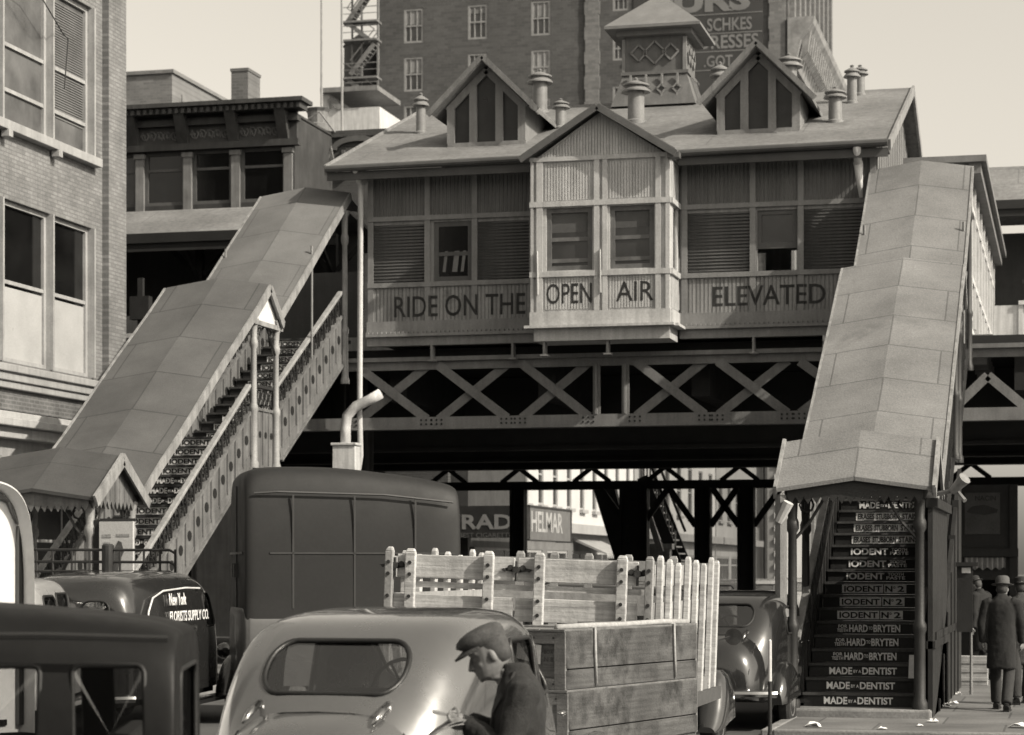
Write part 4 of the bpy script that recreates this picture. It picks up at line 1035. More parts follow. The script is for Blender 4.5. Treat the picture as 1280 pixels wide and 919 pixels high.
avenue_block(95.3, 118, 16, 'grey avenue building beyond the whitewashed one, glimpsed between the dark columns', M('grey_brick', .36, .8, .15, .6), M('dark_trim', .2, .7, .2), 7, (4.6, 8.6), 2.4, ww=1.3)
avenue_block(118.3, 134, 14, 'darker shop building with heavy cornice between the two right hand steel columns', M('mid_brick', .24, .8, .15, .6), M('dark_trim', .2, .7, .2), 5, (4.6, 8.4), 2.3, ww=1.5)
qb = thing('quoined_building', 'pale end wall building edged with light quoin blocks at the far end of the street', 'building', (-24, 139, 0))
ax0, ax1 = atD(952, 700, 140), atD(983, 700, 140)
m_ = MB(); m_.box(ax0.x - 6, ax1.x, ax1.y, ax1.y + 9, 0, 12); m_.build('wall', M('pale_end_wall', .45, .85, .12, .5), qb)
m_ = MB()
for i in range(30): m_.box(ax1.x - (.75 if i % 2 else .5), ax1.x + .05, ax1.y - .1, ax1.y - .001, i * .4, i * .4 + .36)
m_.build('quoin', st_white, qb)
m_ = MB(); m_.tube([(ax1.x - 1.3, ax1.y - .2, 1.2), (ax1.x - 1.3, ax1.y - .2, 9)], .14, 8); m_.build('downpipe', steel_d, qb)
m_ = MB(); m_.box(ax1.x - 4.4, ax1.x - 1.7, ax1.y - .1, ax1.y - .01, 3.6, 4.6); m_.build('wall_bill', st_white, qb)
# corner cigar store with its two lettered sign boxes
cs = thing('corner_store', 'dark corner store under the tracks carrying two lettered sign boxes', 'shop', (-21, 71, 0))
xq = -17.6
m_ = MB(); wall(m_, 'y', 66.6, 66.8, -30, xq - .4, 0, 6.0, [(-26, -20, .6, 2.6)]); m_.box(xq - .6, xq - .4, 66.8, 74, 2.7, 6); m_.box(xq - .6, xq - .4, 66.8, 74, 0, .6); m_.box(-30, xq - .4, 66.8, 74, 5.8, 6)
m_.build('wall', dk, cs)
window(cs, 'y', 66.6, 1, -26, -20, .6, 2.6, iron, pane2, mull=(.33, .66), name='shop_window'); window(cs, 'x', xq - .4, -1, 67.5, 73.5, .6, 2.7, iron, pane2, mull=(.33, .66), name='shop_window')
p0 = onY(654, 672, 66.0); p1 = onY(654, 632, 66.0)
SGN = M('sign_box', .04, .5, .3, 2)
xl = onY(505, 650, 66.0).x
m_ = MB(); m_.box(xl, p0.x, 66.0, 66.55, p0.z, p1.z); SB = m_.build('shop_sign', SGN); tag(SB, 'dark sign box on the corner store facing the stairways, lettered in pale capitals', 'sign')
sgl = M('sign_lettering', .34, .6, .2)
text('MURAD', sgl, SB, (onY(530, 660, 66).x, 65.998, onY(600, 662, 66).z), onY(640, 660, 66).x - onY(530, 660, 66).x, .46, bold=.03, depth=.01)
text('BEST CIGARETTE', M('dim_lettering', .16, .6, .2), SB, (onY(574, 660, 66).x, 65.998, onY(600, 672, 66).z), onY(640, 660, 66).x - onY(574, 660, 66).x, .14, bold=.01, depth=.01)
xs2 = p0.x + .02
ye = onX(714, 650, xs2).y
m_ = MB(); m_.box(xs2 - .5, xs2, 66.6, ye, p0.z - .05, p1.z - .02); SB2 = m_.build('shop_sign', M('sign_box_side', .2, .6, .2, 2)); tag(SB2, 'grey side sign box running back along the avenue, lettered in tall pale capitals', 'sign')
ya_, yb_ = onX(664, 650, xs2).y, onX(703, 650, xs2).y
text('HELMAR', M('sign_lettering_side', .6, .6, .2), SB2, (xs2 + .002, ya_, p0.z + .2), yb_ - ya_, (p1.z - p0.z) * .66, face='+x', bold=.015, depth=.01)
m_ = MB()
for e in (66.62, ye - .1): m_.box(xs2 - .5, xs2 + .03, e, e + .08, p0.z - .08, p1.z + .02)
m_.box(xs2 - .5, xs2 + .03, 66.6, ye, p1.z - .02, p1.z + .04); m_.build('sign_frame', SGN, SB2)
# pale stair of the far platform coming down behind the columns
FS = thing('iron_stairway', 'pale iron stairway of the far platform coming down behind the dark columns', 'stairway', (-9, 60, 0))
a, c_ = onY(803, 610, 60.2), onY(846, 705, 60.2)
m_ = MB()
for y in (60.2, 61.6): m_.bar((a.x, y, a.z + .3), (c_.x, y, c_.z), .08, .3); m_.bar((a.x, y, a.z + 1.2), (c_.x, y, c_.z + .9), .05, .07)
m_.build('stringer', steel_d, FS)
m_ = MB()
for i in range(11):
    t_ = (i + .5) / 11; x_, z_ = a.x + (c_.x - a.x) * t_, a.z + (c_.z - a.z) * t_; m_.box(x_ - .12, x_ + .14, 60.25, 61.55, z_ - .02, z_ + .02)
    m_.box(x_ - .02, x_ + .02, 60.18, 60.22, z_, z_ + 1.0)
m_.build('tread', st_white, FS)
m_ = MB(); b0 = onY(822, 700, 59.9); m_.box(b0.x - .35, b0.x + .35, 59.8, 60.15, 0, 2.55); m_.box(b0.x - .42, b0.x + .42, 59.75, 60.17, 2.55, 2.7); m_.build('newel', st_white, FS)
m_ = MB(); a, c_ = onY(800, 610, 59.6), onY(826, 690, 59.6); m_.bar((a.x, 59.6, a.z), (c_.x, 59.6, c_.z), .1, .16); m_.build('brace', st_white, FS)
a, c_ = onY(742, 610, 60), onY(770, 702, 60); m_ = MB(); m_.hexa([(a.x, 59.9, a.z), (a.x + .6, 59.9, a.z), (a.x + .6, 60.2, a.z), (a.x, 60.2, a.z), (c_.x, 59.9, c_.z), (c_.x + .5, 59.9, c_.z), (c_.x + .5, 60.2, c_.z), (c_.x, 60.2, c_.z)])
m_.box(c_.x - .2, b0.x - .4, 59.9, 60.2, 0, 2.3); m_.build('side_panel', steel_d, FS)
# ------------------------------------------------------------------ vehicles
from mathutils.bvhtree import BVHTree
def paint(name, v, rough=.22, coat=1.0): return M(name, v, rough=rough, var=.1, scale=1.5, fine=.06, fscale=20, bump=.02, spec=.5, coat=coat)
tyre_m = M('tyre_rubber', .025, .8, .2, 6, .2, 60, .2); hub_m = M('wheel_paint', .3, .4, .2); chrome = M('chrome', .75, .18, .05, metal=1.0, bump=0)
black_p = paint('black_paint', .022); seat_m = M('seat_cloth', .09, .9, .2); rub = M('window_rubber', .02, .6)
cglass = glass('car_glass', .2, .3)
def bake(o, parent=None):
    dg_ = bpy.context.evaluated_depsgraph_get(); dg_.update()
    me = bpy.data.meshes.new_from_object(o.evaluated_get(dg_)); o.modifiers.clear(); old = o.data; o.data = me; me.name = old.name; return o
def loft(secs, nst=36, K=26):
    """smooth loft along y; section = (y, half width, bottom, top, nx, nz); open underneath"""
    S_ = [tuple(map(float, q)) for q in secs]
    out = []
    def cr(a, b_, c_, d, t_):
        return .5 * ((2 * b_) + (c_ - a) * t_ + (2 * a - 5 * b_ + 4 * c_ - d) * t_ * t_ + (3 * b_ - a - 3 * c_ + d) * t_ ** 3)
    n = len(S_) - 1
    for i in range(nst + 1):
        u = i / nst * n; k = min(int(u), n - 1); t_ = u - k
        q = [S_[max(k - 1, 0)], S_[k], S_[k + 1], S_[min(k + 2, n)]]
        out.append([cr(*[e[j] for e in q], t_) for j in range(6)])
    vs = []; fs = []
    for y, w_, zb, zt, nx, nz in out:
        for j in range(K + 1):
            a = math.pi * (1 - j / K); c_, s_ = math.cos(a), math.sin(a)
            vs.append((w_ * math.copysign(abs(c_) ** (2 / nx), c_), y, zb + (zt - zb) * abs(s_) ** (2 / nz)))
    m_ = K + 1
    for i in range(nst):
        for j in range(K): fs.append((i * m_ + j, i * m_ + j + 1, (i + 1) * m_ + j + 1, (i + 1) * m_ + j))
    fs.append(tuple(range(m_))); fs.append(tuple(nst * m_ + j for j in range(m_))[::-1])
    b_ = MB(); b_.add(vs, fs); return b_
def rr(cx_, cz, w_, h, r=.06, n=4, skew=0, tri=0):
    """rounded window outline; skew leans the top, tri narrows the top"""
    p = []
    for qx, qz, a0 in ((1, 1, 0), (-1, 1, 90), (-1, -1, 180), (1, -1, 270)):
        for i in range(n + 1):
            a = R(a0 + 90 * i / n)
            x = qx * (w_ / 2 - r) + r * math.cos(a); z = qz * (h / 2 - r) + r * math.sin(a)
            f_ = (z / h + .5); p.append((cx_ + x * (1 - tri * f_) + skew * f_, cz + z))
    return p
def shell(name, secs, mat, parent, cuts=(), pane_m=None, th=.03, K=26, nst=36, trim=None, trim_r=.012):
    lo = loft(secs, nst, K)
    o = lo.build(name, mat, parent, smooth=True)
    bm = bmesh.new(); bm.from_mesh(o.data); bvh = BVHTree.FromBMesh(bm); bm.free()
    if cuts:
        md = o.modifiers.new('s', 'SOLIDIFY'); md.thickness = th; md.offset = -1
    tmp = []
    for i, (ax, poly, a, b_) in enumerate(cuts):
        c_ = MB().prism(poly, ax, a, b_).build('cut', mat, None); tmp.append(c_)
        md = o.modifiers.new('b%d' % i, 'BOOLEAN'); md.operation = 'DIFFERENCE'; md.object = c_; md.solver = 'EXACT'
    bake(o)
    md = o.modifiers.new('edges', 'EDGE_SPLIT'); md.split_angle = R(35)
    for p in o.data.polygons: p.use_smooth = True
    for c_, (ax, poly, a, b_) in zip(tmp, cuts):
        if pane_m:
            for sd in ((1,) if ax == 'y' else (-1, 1)):
                hits = []
                for q in poly:
                    if ax == 'y': d = 1 if abs(a) > abs(b_) and a < 0 else -1; org, dr = Vector((q[0], -6 * d, q[1])), Vector((0, d, 0))
                    else: org, dr = Vector((6 * sd, q[0], q[1])), Vector((-sd, 0, 0))
                    h_ = bvh.ray_cast(org, dr)[0]
                    if h_: hits.append(h_ + dr * .012)
                if len(hits) > 3:
                    ctr = sum(hits, Vector()) / len(hits)
                    g_ = MB(); g_.add(hits + [ctr], [(k, (k + 1) % len(hits), len(hits)) for k in range(len(hits))])
                    w_ = g_.build('window', pane_m, o)
                    if trim:
                        t_ = MB(); t_.tube([h_ - (Vector((0, d, 0)) if ax == 'y' else Vector((-sd, 0, 0))) * .012 for h_ in hits], trim_r, 6, close=True); t_.build('window_trim', trim, w_, smooth=True)
    for c_ in tmp: bpy.data.objects.remove(c_)
    return o
def wheel(parent, x, y, r=.36, w_=.15):
    s = 1 if x > 0 else -1
    t_ = MB(); t_.lathe([(r * .55, -w_ / 2), (r * .9, -w_ / 2), (r, -w_ * .3), (r, w_ * .3), (r * .9, w_ / 2), (r * .55, w_ / 2)], (x, y, r), 28, 'x')
    W_ = t_.build('wheel', tyre_m, parent, smooth='auto')
    t_ = MB(); t_.lathe([(r * .62, s * w_ * .35), (r * .55, s * w_ * .52), (r * .3, s * w_ * .42), (r * .24, s * w_ * .66), (.01, s * w_ * .7)], (x, y, r), 24, 'x'); t_.build('hubcap', hub_m, W_, smooth='auto')
def fender(parent, x, yc, mat, front=True, wf=.17, top=.82):
    if front: q = [(yc - .62, wf * .5, .3, .36, 2.4, 2), (yc - .45, wf * .85, .34, .56, 2.4, 2), (yc - .2, wf, .4, top - .05, 2.4, 2), (yc + .1, wf, .42, top, 2.4, 2), (yc + .35, wf * .92, .42, top - .1, 2.4, 2), (yc + .5, wf * .7, .42, top - .27, 2.4, 2), (yc + .56, wf * .3, .42, top - .38, 2.4, 2)]
    else: q = [(yc - .68, wf * .4, .34, .5, 2.4, 2), (yc - .55, wf * .8, .36, .68, 2.4, 2), (yc - .25, wf, .4, top - .02, 2.4, 2), (yc + .1, wf, .42, top - .02, 2.4, 2), (yc + .35, wf * .85, .4, top - .2, 2.4, 2), (yc + .5, wf * .6, .35, .5, 2.4, 2), (yc + .58, wf * .4, .33, .4, 2.4, 2)]
    b_ = loft(q, 20, 14); b_.v = [(p[0] + x, p[1], p[2]) for p in b_.v]
    b_.build('fender', mat, parent, smooth='auto')
def ellip(mb, c_, r3, n=12, m_=8):
    vs = []; fs = []
    for i in range(m_ + 1):
        for k in range(n):
            a, b_ = math.pi * i / m_, 2 * math.pi * k / n
            vs.append((c_[0] + r3[0] * math.sin(a) * math.cos(b_), c_[1] + r3[1] * math.sin(a) * math.sin(b_), c_[2] + r3[2] * math.cos(a)))
    for i in range(m_):
        for k in range(n): l = (k + 1) % n; fs.append((i * n + k, (i + 1) * n + k, (i + 1) * n + l, i * n + l))
    return mb.add(vs, fs)
def car(name, lab, cat, mat, kind='sedan', group=None, fend=None, trimm=None, quarter=True):
    T = thing(name, lab, cat, local=True, group=group)
    fend = fend or mat; trimm = trimm or rub
    if kind == 'sedan':
        secs = [(-2.36, .42, .42, .8, 3, 2.6), (-2.28, .54, .4, 1.0, 3, 2.6), (-2.12, .61, .4, 1.16, 3.2, 2.8), (-1.9, .68, .4, 1.36, 4.4, 4.6), (-1.62, .71, .4, 1.57, 5.4, 6), (-1.3, .73, .4, 1.69, 6, 7), (-.7, .735, .4, 1.735, 6, 7), (-.1, .73, .4, 1.725, 6, 6), (.35, .7, .4, 1.66, 4, 3.4), (.66, .67, .4, 1.5, 4, 3.2), (.9, .64, .4, 1.22, 4, 3), (.98, .62, .4, 1.1, 4, 3)]
        cuts = [('y', rr(0, 1.43, .8, .275, .125, 6), -4, -1.0), ('y', rr(0, 1.4, 1.0, .34, .1), 4, .4), *([('x', rr(-1.02, 1.36, .5, .34, .1), -2, 2)] if quarter else []), ('x', rr(-.42, 1.37, .58, .36, .06), -2, 2), ('x', rr(.22, 1.37, .54, .36, .06), -2, 2)]
        B_ = shell('body', secs, mat, T, cuts, cglass, trim=trimm, nst=44, K=30, trim_r=.016)
        tl = loft([(-2.52, .3, .5, .8, 3, 2.6), (-2.46, .46, .46, 1.0, 3, 2.6), (-2.3, .56, .44, 1.13, 3.2, 2.8), (-2.05, .62, .44, 1.215, 3.4, 3), (-1.86, .65, .44, 1.245, 3.6, 3.2)], 16, 24)
        TL = tl.build('trunk_lid', mat, T, smooth='auto')
        h = MB()
        for x in (-.36, .36):
            ellip(h, (x, -2.02, 1.24), (.018, .035, .024)); h.tube([(x, -2.03, 1.245), (x - .012, -2.14, 1.2), (x - .02, -2.22, 1.15)], [.018, .02, .008], 8)
        h.build('hinge', chrome, TL, smooth=True)
        bm = bmesh.new(); bm.from_mesh(TL.data); bv = BVHTree.FromBMesh(bm); bm.free()
        m_ = MB()
        for sg_ in (-1, 1):
            q = []
            for x, z in [(.0, 1.232), (.2, 1.225), (.4, 1.19), (.465, 1.12), (.47, 1.0), (.45, .8), (.42, .62)]:
                h_ = bv.ray_cast(Vector((x * sg_, -6, z - .03)), Vector((0, 1, 0)))[0]
                if h_: q.append(h_)
            if len(q) > 2: m_.tube(q, .007, 5)
        m_.tube([(0, -2.36, 1.04), (0, -2.42, 1.0), (0, -2.44, .92)], .02, 6)
        m_.build('lid_seam', rub, TL)
        yr, yf_ = -1.35, 1.55; sy = -.9
    elif kind == 'van':
        secs = [(-3.05, .66, .5, 1.62, 5, 4), (-2.98, .74, .48, 1.8, 5, 4), (-2.7, .79, .48, 1.92, 5.5, 4.5), (-1.6, .81, .48, 1.98, 6, 5), (-.3, .81, .48, 1.97, 6, 5), (.3, .79, .48, 1.9, 5.5, 4.5), (.66, .75, .48, 1.72, 5, 4), (.92, .68, .48, 1.34, 4, 3), (1.02, .64, .48, 1.14, 4, 3)]
        cuts = [('y', rr(-.3, 1.5, .34, .26, .1), -5, -2.4), ('y', rr(.3, 1.5, .34, .26, .1), -5, -2.4), ('y', rr(0, 1.5, 1.1, .36, .1), 4, .4), ('x', rr(.2, 1.48, .56, .42, .08, skew=-.03), -2, 2)]
        B_ = shell('body', secs, mat, T, cuts, cglass, trim=trimm, nst=44, K=30)
        yr, yf_ = -1.3, 1.5; sy = -.2
    hood = [(.92, .62, .45, 1.13, 4, 2.6), (1.3, .5, .45, 1.12, 4, 2.6), (1.75, .36, .45, 1.08, 3.5, 2.6), (2.05, .24, .45, 1.02, 3, 2.6), (2.14, .14, .45, .9, 3, 2.6)]
    loft(hood, 16, 20).build('hood', mat, T, smooth='auto')
    m_ = MB()
    for i in range(7): m_.bar((-.16 + i * .053, 2.11 - abs(i - 3) * .02, .5), (-.16 + i * .053, 2.13 - abs(i - 3) * .02, .93), .02, .03)
    m_.build('grille', chrome, T)
    ww = .8 if kind == 'sedan' else .84
    for s in (-1, 1):
        fender(T, s * (ww - .08), yr, fend, False, .17, .86); fender(T, s * (ww - .08), yf_, fend, True, .17, .86)
        wheel(T, s * (ww - .06), yr); wheel(T, s * (ww - .06), yf_)
        m_ = MB(); m_.lathe([(.02, -.16), (.09, -.1), (.115, .0), (.115, .03), (.1, .06), (.02, .075)], (s * .5, 1.95, .88), 14, 'y'); H_ = m_.build('headlight', mat, T, smooth='auto')
        m_ = MB(); m_.lathe([(.118, .025), (.118, .045)], (s * .5, 1.95, .88), 14, 'y'); m_.build('rim', chrome, H_)
        m_ = MB(); m_.box(s * (ww - .2), s * (ww + .07), yr + .5, yf_ - .55, .3, .35); m_.build('running_board', fend, T)
        m_ = MB(); m_.lathe([(.02, -.1), (.045, -.05), (.05, .03), (.02, .05)], (s * .62, yr - .55, .9), 10, 'y'); m_.build('tail_lamp', chrome, T, smooth=True)
    yb_ = -2.72 if kind == 'sedan' else -3.3
    for y, d_ in ((yb_, 1), (2.4, -1)):
        m_ = MB(); m_.tube([(-.8, y + d_ * .18, .5), (-.6, y + d_ * .04, .5), (0, y, .5), (.6, y + d_ * .04, .5), (.8, y + d_ * .18, .5)], .045, 8); m_.box(-.45, -.4, min(y, y + d_ * .5), max(y, y + d_ * .5), .44, .5); m_.box(.4, .45, min(y, y + d_ * .5), max(y, y + d_ * .5), .44, .5); m_.build('bumper', chrome, T, smooth='auto')
    m_ = MB(); m_.box(-.6, .6, yb_ + .45, 1.0, .38, .44); m_.build('floor', black_p, T)
    m_ = MB()
    for y in ((sy, .1) if kind == 'sedan' else (.0,)):
        m_.box(-.58, .58, y - .42, y + .1, .45, .8); m_.box(-.58, .58, y - .5, y - .36, .8, 1.24)
    m_.build('seat', seat_m, T, bevel=.05)
    m_ = MB(); m_.tube([(-.32 + .2 * math.cos(a), .5 + .08 * math.sin(a), 1.2 + .18 * math.sin(a)) for a in [j * math.pi / 9 for j in range(18)]], .014, 6, close=True); m_.tube([(-.32, .5, 1.2), (-.32, .85, .95)], .02, 6)
    for a in (0, 2.1, 4.2): m_.tube([(-.32, .5, 1.2), (-.32 + .2 * math.cos(a), .5 + .08 * math.sin(a), 1.2 + .18 * math.sin(a))], .01, 5)
    m_.build('steering_wheel', rub, T)
    m_ = MB(); m_.box(-.58, .58, .78, .9, .9, 1.12); m_.build('dashboard', black_p, T)
    if kind == 'sedan':
        for s in (-1, 1):
            m_ = MB()
            for y in (-.1, .5): ellip(m_, (s * .735, y, 1.05), (.03, .06, .018)); 
            m_.build('door_handle', chrome, T, smooth=True)
    return T
CX, CYw = Vector((cA, sA, 0)), Vector((-sA, cA, 0))
def at(px, D): p = atD(px, 700, D); return p.x, p.y
grey_p = M('grey_car_paint', .42, rough=.24, var=.06, scale=1.2, fine=.03, fscale=30, bump=0, metal=.75, coat=1.0)
sd = car('parked_sedan', 'grey rounded sedan with oval rear window and chrome boot hinges, nearest to the viewer', 'car', grey_p, trimm=M('trim_rubber', .03, .4), quarter=False)
x_, y_ = at(536, 13.9); place(sd, x_, y_, .04, R(14 - 14))
sd2 = car('parked_sedan', 'black rounded sedan parked at the foot of the right stairway', 'car', paint('black_car_paint', .03, .2))
x_, y_ = at(934, 29.6); place(sd2, x_, y_, 0, R(-2))
pale_p = paint('pale_car_paint', .5, .3)
fv = car('panel_van', 'dark florist supply panel van with pale outlined side panel, below the left stairway', 'van', paint('dark_van_paint', .035, .22), 'van')
VB = [c for c in fv.children if c.name.startswith('body')][0]
m_ = MB()
ol = [(-2.62, .95), (-2.72, 1.2), (-2.62, 1.5), (-2.4, 1.66), (-1.9, 1.74), (-.9, 1.77), (-.25, 1.76)]
m_.tube([(.812 - .05 * max(0, (z - 1.5) / .27) ** 2, y, z) for y, z in ol], .012, 6); m_.build('coach_line', M('coach_line', 1.0, .4), VB)
vl = M('van_lettering', 1.2, .5)
def sidetext(s_, y, z, w_, h, b_=.012, sl=0):
    o = text(s_, vl, VB, (.812, y, z), w_, h, face='+x', bold=b_, depth=.004)
    for v in o.data.vertices: v.co.x -= .05 * max(0, (v.co.z - 1.5) / .27) ** 2 - .002; v.co.y += sl * (v.co.z - z)
sidetext('New York', -1.75, 1.56, .72, .15, .01, .35); sidetext('FLORISTS SUPPLY CO.', -1.75, 1.36, 1.75, .13)
ra = onZ(224, 914, 0); fa = onZ(291, 897, 0)
hd = (Vector((fa.x, fa.y, 0)) - Vector((ra.x, ra.y, 0))).normalized(); rz_v = math.atan2(-hd.x, hd.y)
ctr = Vector((ra.x, ra.y, 0)) - hd * (-1.3) - Vector((hd.y, -hd.x, 0)) * .8
place(fv, ctr.x, ctr.y, 0, rz_v)
cp = car('parked_sedan', 'pale grey sedan behind the black box car, left of the panel van', 'car', pale_p)
x_, y_ = at(12, 25.5); place(cp, x_, y_, .18, R(12))
cp2 = car('parked_sedan', 'pale sedan mostly hidden behind the panel van, only its roof showing', 'car', paint('silver_car_paint', .34, .3))
x_, y_ = at(62, 31); place(cp2, x_, y_, .1, R(10))
for px_, D, lab in ((905, 62, 'pale distant car left of the right hand steel column'), (962, 66, 'pale distant car right of the right hand steel column, under the quoined building'), (995, 75, 'farthest pale car at the end of the street beside the stairway post')):
    c_ = dup(cp); c_['label'] = lab; c_['group'] = 'cars far down the avenue'; x_, y_ = at(px_, D); place(c_, x_, y_, 0, R(4))
# nearest car, an old square sedan at the lower left
OC = thing('box_sedan', 'old square black sedan with upright window posts in the lower left corner', 'car', local=True)
secs = [(-2.0, .77, .4, 1.7, 7, 5), (-1.97, .79, .4, 1.755, 7, 4), (-1.75, .8, .4, 1.8, 7, 3.6), (-1.2, .81, .4, 1.85, 7, 3.4), (-.5, .81, .4, 1.88, 7, 3.4), (.7, .8, .4, 1.85, 7, 3.6), (1.0, .79, .4, 1.76, 7, 4)]
cuts = [('x', rr(-1.75, 1.33, .29, .56, .03, 2, skew=.02), -2, 2), ('x', rr(-1.2, 1.33, .52, .56, .03, 2), -2, 2), ('x', rr(-.45, 1.33, .66, .56, .03, 2), -2, 2), ('x', rr(.35, 1.33, .6, .56, .03, 2), -2, 2), ('y', rr(0, 1.38, .9, .4, .06, 3), -4, -1.85), ('y', rr(0, 1.36, 1.2, .5, .04, 3), 4, .7)]
shell('body', secs, M('old_black_paint', .014, rough=.5, var=.2, scale=2, fine=.1, fscale=30, bump=.02, spec=.18), OC, cuts, glass('old_glass', .1, .35), trim=rub, K=40, nst=40)
m_ = MB()
for s in (-1, 1): m_.tube([(s * .81, -1.98, 1.72), (s * .825, -1.5, 1.735), (s * .825, .6, 1.735), (s * .8, .98, 1.72)], .016, 6)
m_.build('drip_rail', black_p, OC)
loft([(.95, .66, .45, 1.15, 6, 5), (1.5, .5, .45, 1.16, 6, 4), (2.1, .4, .45, 1.14, 6, 4), (2.15, .38, .45, 1.1, 6, 4)], 10, 20).build('hood', black_p, OC, smooth='auto')
for s in (-1, 1):
    fender(OC, s * .74, -1.3, black_p, False); fender(OC, s * .74, 1.6, black_p, True); wheel(OC, s * .76, -1.3, .38); wheel(OC, s * .76, 1.6, .38)
    m_ = MB(); m_.box(s * .6, s * .9, -.75, 1.0, .32, .37); m_.build('running_board', black_p, OC)
m_ = MB(); m_.box(-.7, .7, -1.9, 1.0, .38, .44); m_.box(-.65, .65, -1.7, -1.2, .45, .85); m_.box(-.65, .65, -1.8, -1.66, .85, 1.3); m_.box(-.65, .65, -.2, .3, .45, .85); m_.box(-.65, .65, -.3, -.18, .85, 1.3); m_.build('seat', seat_m, OC, bevel=.03)
pr_ = atD(216, 790, 9.0)
hdv = -(CX * math.cos(R(4)) + CYw * math.sin(R(4)))      # it faces left, nearly square to the view
lat = Vector((hdv.y, -hdv.x, 0))
pos = Vector((pr_.x, pr_.y, 0)) + hdv * 2.0 + lat * .82
place(OC, pos.x, pos.y, 0, math.atan2(-hdv.x, hdv.y))
# white box lorry at the left edge
WT = thing('box_truck', 'white round cornered box lorry cut off by the left edge of the view', 'truck', local=True)
wp = paint('white_truck_paint', 1.15, .4, .3)
loft([(-2.2, 1.0, .9, 2.55, 9, 8), (-2.12, 1.06, .9, 2.62, 9, 8), (.6, 1.06, .9, 2.62, 9, 8), (.68, 1.0, .9, 2.55, 9, 8)], 20, 48).build('cargo_box', wp, WT, smooth='auto')
m_ = MB(); m_.tube([(1.0, -2.215, .95), (1.0, -2.215, 2.3), (.92, -2.215, 2.47), (.75, -2.215, 2.53)], .03, 6); m_.build('edge_trim', black_p, WT)
m_ = MB(); m_.box(-.9, .9, -2.216, -2.2, .95, .99); m_.lathe([(.03, -2.24), (.03, -2.2)], (.78, 0, 2.05), 10, 'y'); m_.box(-.01, .01, -2.216, -2.19, .95, 2.5); m_.build('rear_door_fitting', black_p, WT)
loft([(.75, .8, .5, 1.9, 6, 5), (1.4, .8, .5, 1.95, 6, 5), (1.8, .72, .5, 1.6, 5, 4), (2.0, .6, .5, 1.2, 4, 3), (2.8, .4, .5, 1.15, 4, 3)], 16, 20).build('cab', wp, WT, smooth='auto')
for s in (-1, 1): wheel(WT, s * .85, -1.2, .42, .22); wheel(WT, s * .75, 2.0, .4)
m_ = MB(); m_.box(-.5, .5, -2.1, 2.4, .6, .898); m_.build('chassis', black_p, WT)
pr_ = atD(31, 650, 15.2); hdv = (CYw * math.cos(R(-40)) + CX * math.sin(R(-40))); lat = Vector((hdv.y, -hdv.x, 0))
pos = Vector((pr_.x, pr_.y, 0)) + hdv * 2.2 - lat * 1.04
place(WT, pos.x, pos.y, 0, math.atan2(-hdv.x, hdv.y))
# tall dark streamlined van crossing the street
BV = thing('delivery_van', 'tall dark streamlined delivery van with a lighter lower band, crossing before the left stairway', 'van', local=True)
dvp = M('dark_truck_paint', .03, .6, .2, .8, .1, 20, .03, spec=.3)
loft([(-1.62, .86, .5, 3.1, 9, 8), (-1.58, .93, .5, 3.24, 9, 7), (-1.35, .95, .5, 3.33, 9, 6), (-.5, .95, .5, 3.34, 9, 6), (.3, .95, .5, 3.27, 9, 6), (.9, .95, .5, 3.18, 9, 6), (1.17, .92, .5, 3.1, 9, 6), (1.22, .86, .5, 2.98, 9, 7)], 40, 48).build('body', dvp, BV, smooth='auto')
band = loft([(-1.63, .88, .55, 1.5, 9, 12), (-1.585, .945, .5, 1.5, 9, 12), (-1.35, .965, .5, 1.5, 9, 14), (0, .965, .5, 1.5, 9, 14), (.9, .965, .5, 1.5, 9, 14), (1.18, .935, .5, 1.5, 9, 12), (1.23, .87, .5, 1.45, 9, 10)], 40, 36)
band.build('lower_band', paint('grey_band_paint', .16, .5, .2), BV, smooth='auto')
loft([(1.24, .8, .5, 1.95, 6, 5), (2.0, .82, .5, 2.05, 6, 5), (2.4, .78, .5, 1.75, 5, 4), (2.6, .7, .5, 1.3, 4, 3), (3.3, .42, .5, 1.2, 4, 3), (3.36, .36, .5, 1.1, 4, 3)], 24, 24).build('cab', dvp, BV, smooth='auto')
seam = paint('moulding_paint', .06, .5, .2)
for s in (-1, 1):
    m_ = MB(); m_.tube([(s * .93, -1.5, 2.98), (s * .955, -1.2, 3.0), (s * .955, .2, 2.97), (s * .95, 1.1, 2.88)], .016, 6)
    for y in (-1.0, -.2, .6): m_.box(s * .945, s * .957, y - .012, y + .012, 1.5, 2.96)
    m_.box(s * .945, s * .957, -1.3, 1.12, 2.2, 2.222); m_.build('side_moulding', seam, BV)
m_ = MB(); m_.box(-.012, .012, -1.64, -1.6, 1.5, 3.1); m_.box(-.75, .75, -1.64, -1.6, 2.2, 2.23)
for x in (-.1, .1): m_.box(x - .02, x + .02, -1.68, -1.62, 1.9, 2.08)
m_.build('rear_door_seam', seam, BV)
m_ = MB(); ellip(m_, (0, 2.3, 1.72), (.56, .16, .2)); m_.build('windscreen', pane, BV, smooth=True)
for s in (-1, 1):
    wheel(BV, s * .8, -.95, .44, .24); wheel(BV, s * .78, 2.5, .44, .2)
    m_ = MB(); m_.lathe([(.02, -.1), (.1, -.04), (.11, .06), (.02, .09)], (s * .45, 3.3, .95), 12, 'y'); m_.build('headlight', chrome, BV, smooth=True)
x_, y_ = at(448, 30.0); place(BV, x_, y_, 0, R(14 - 77))
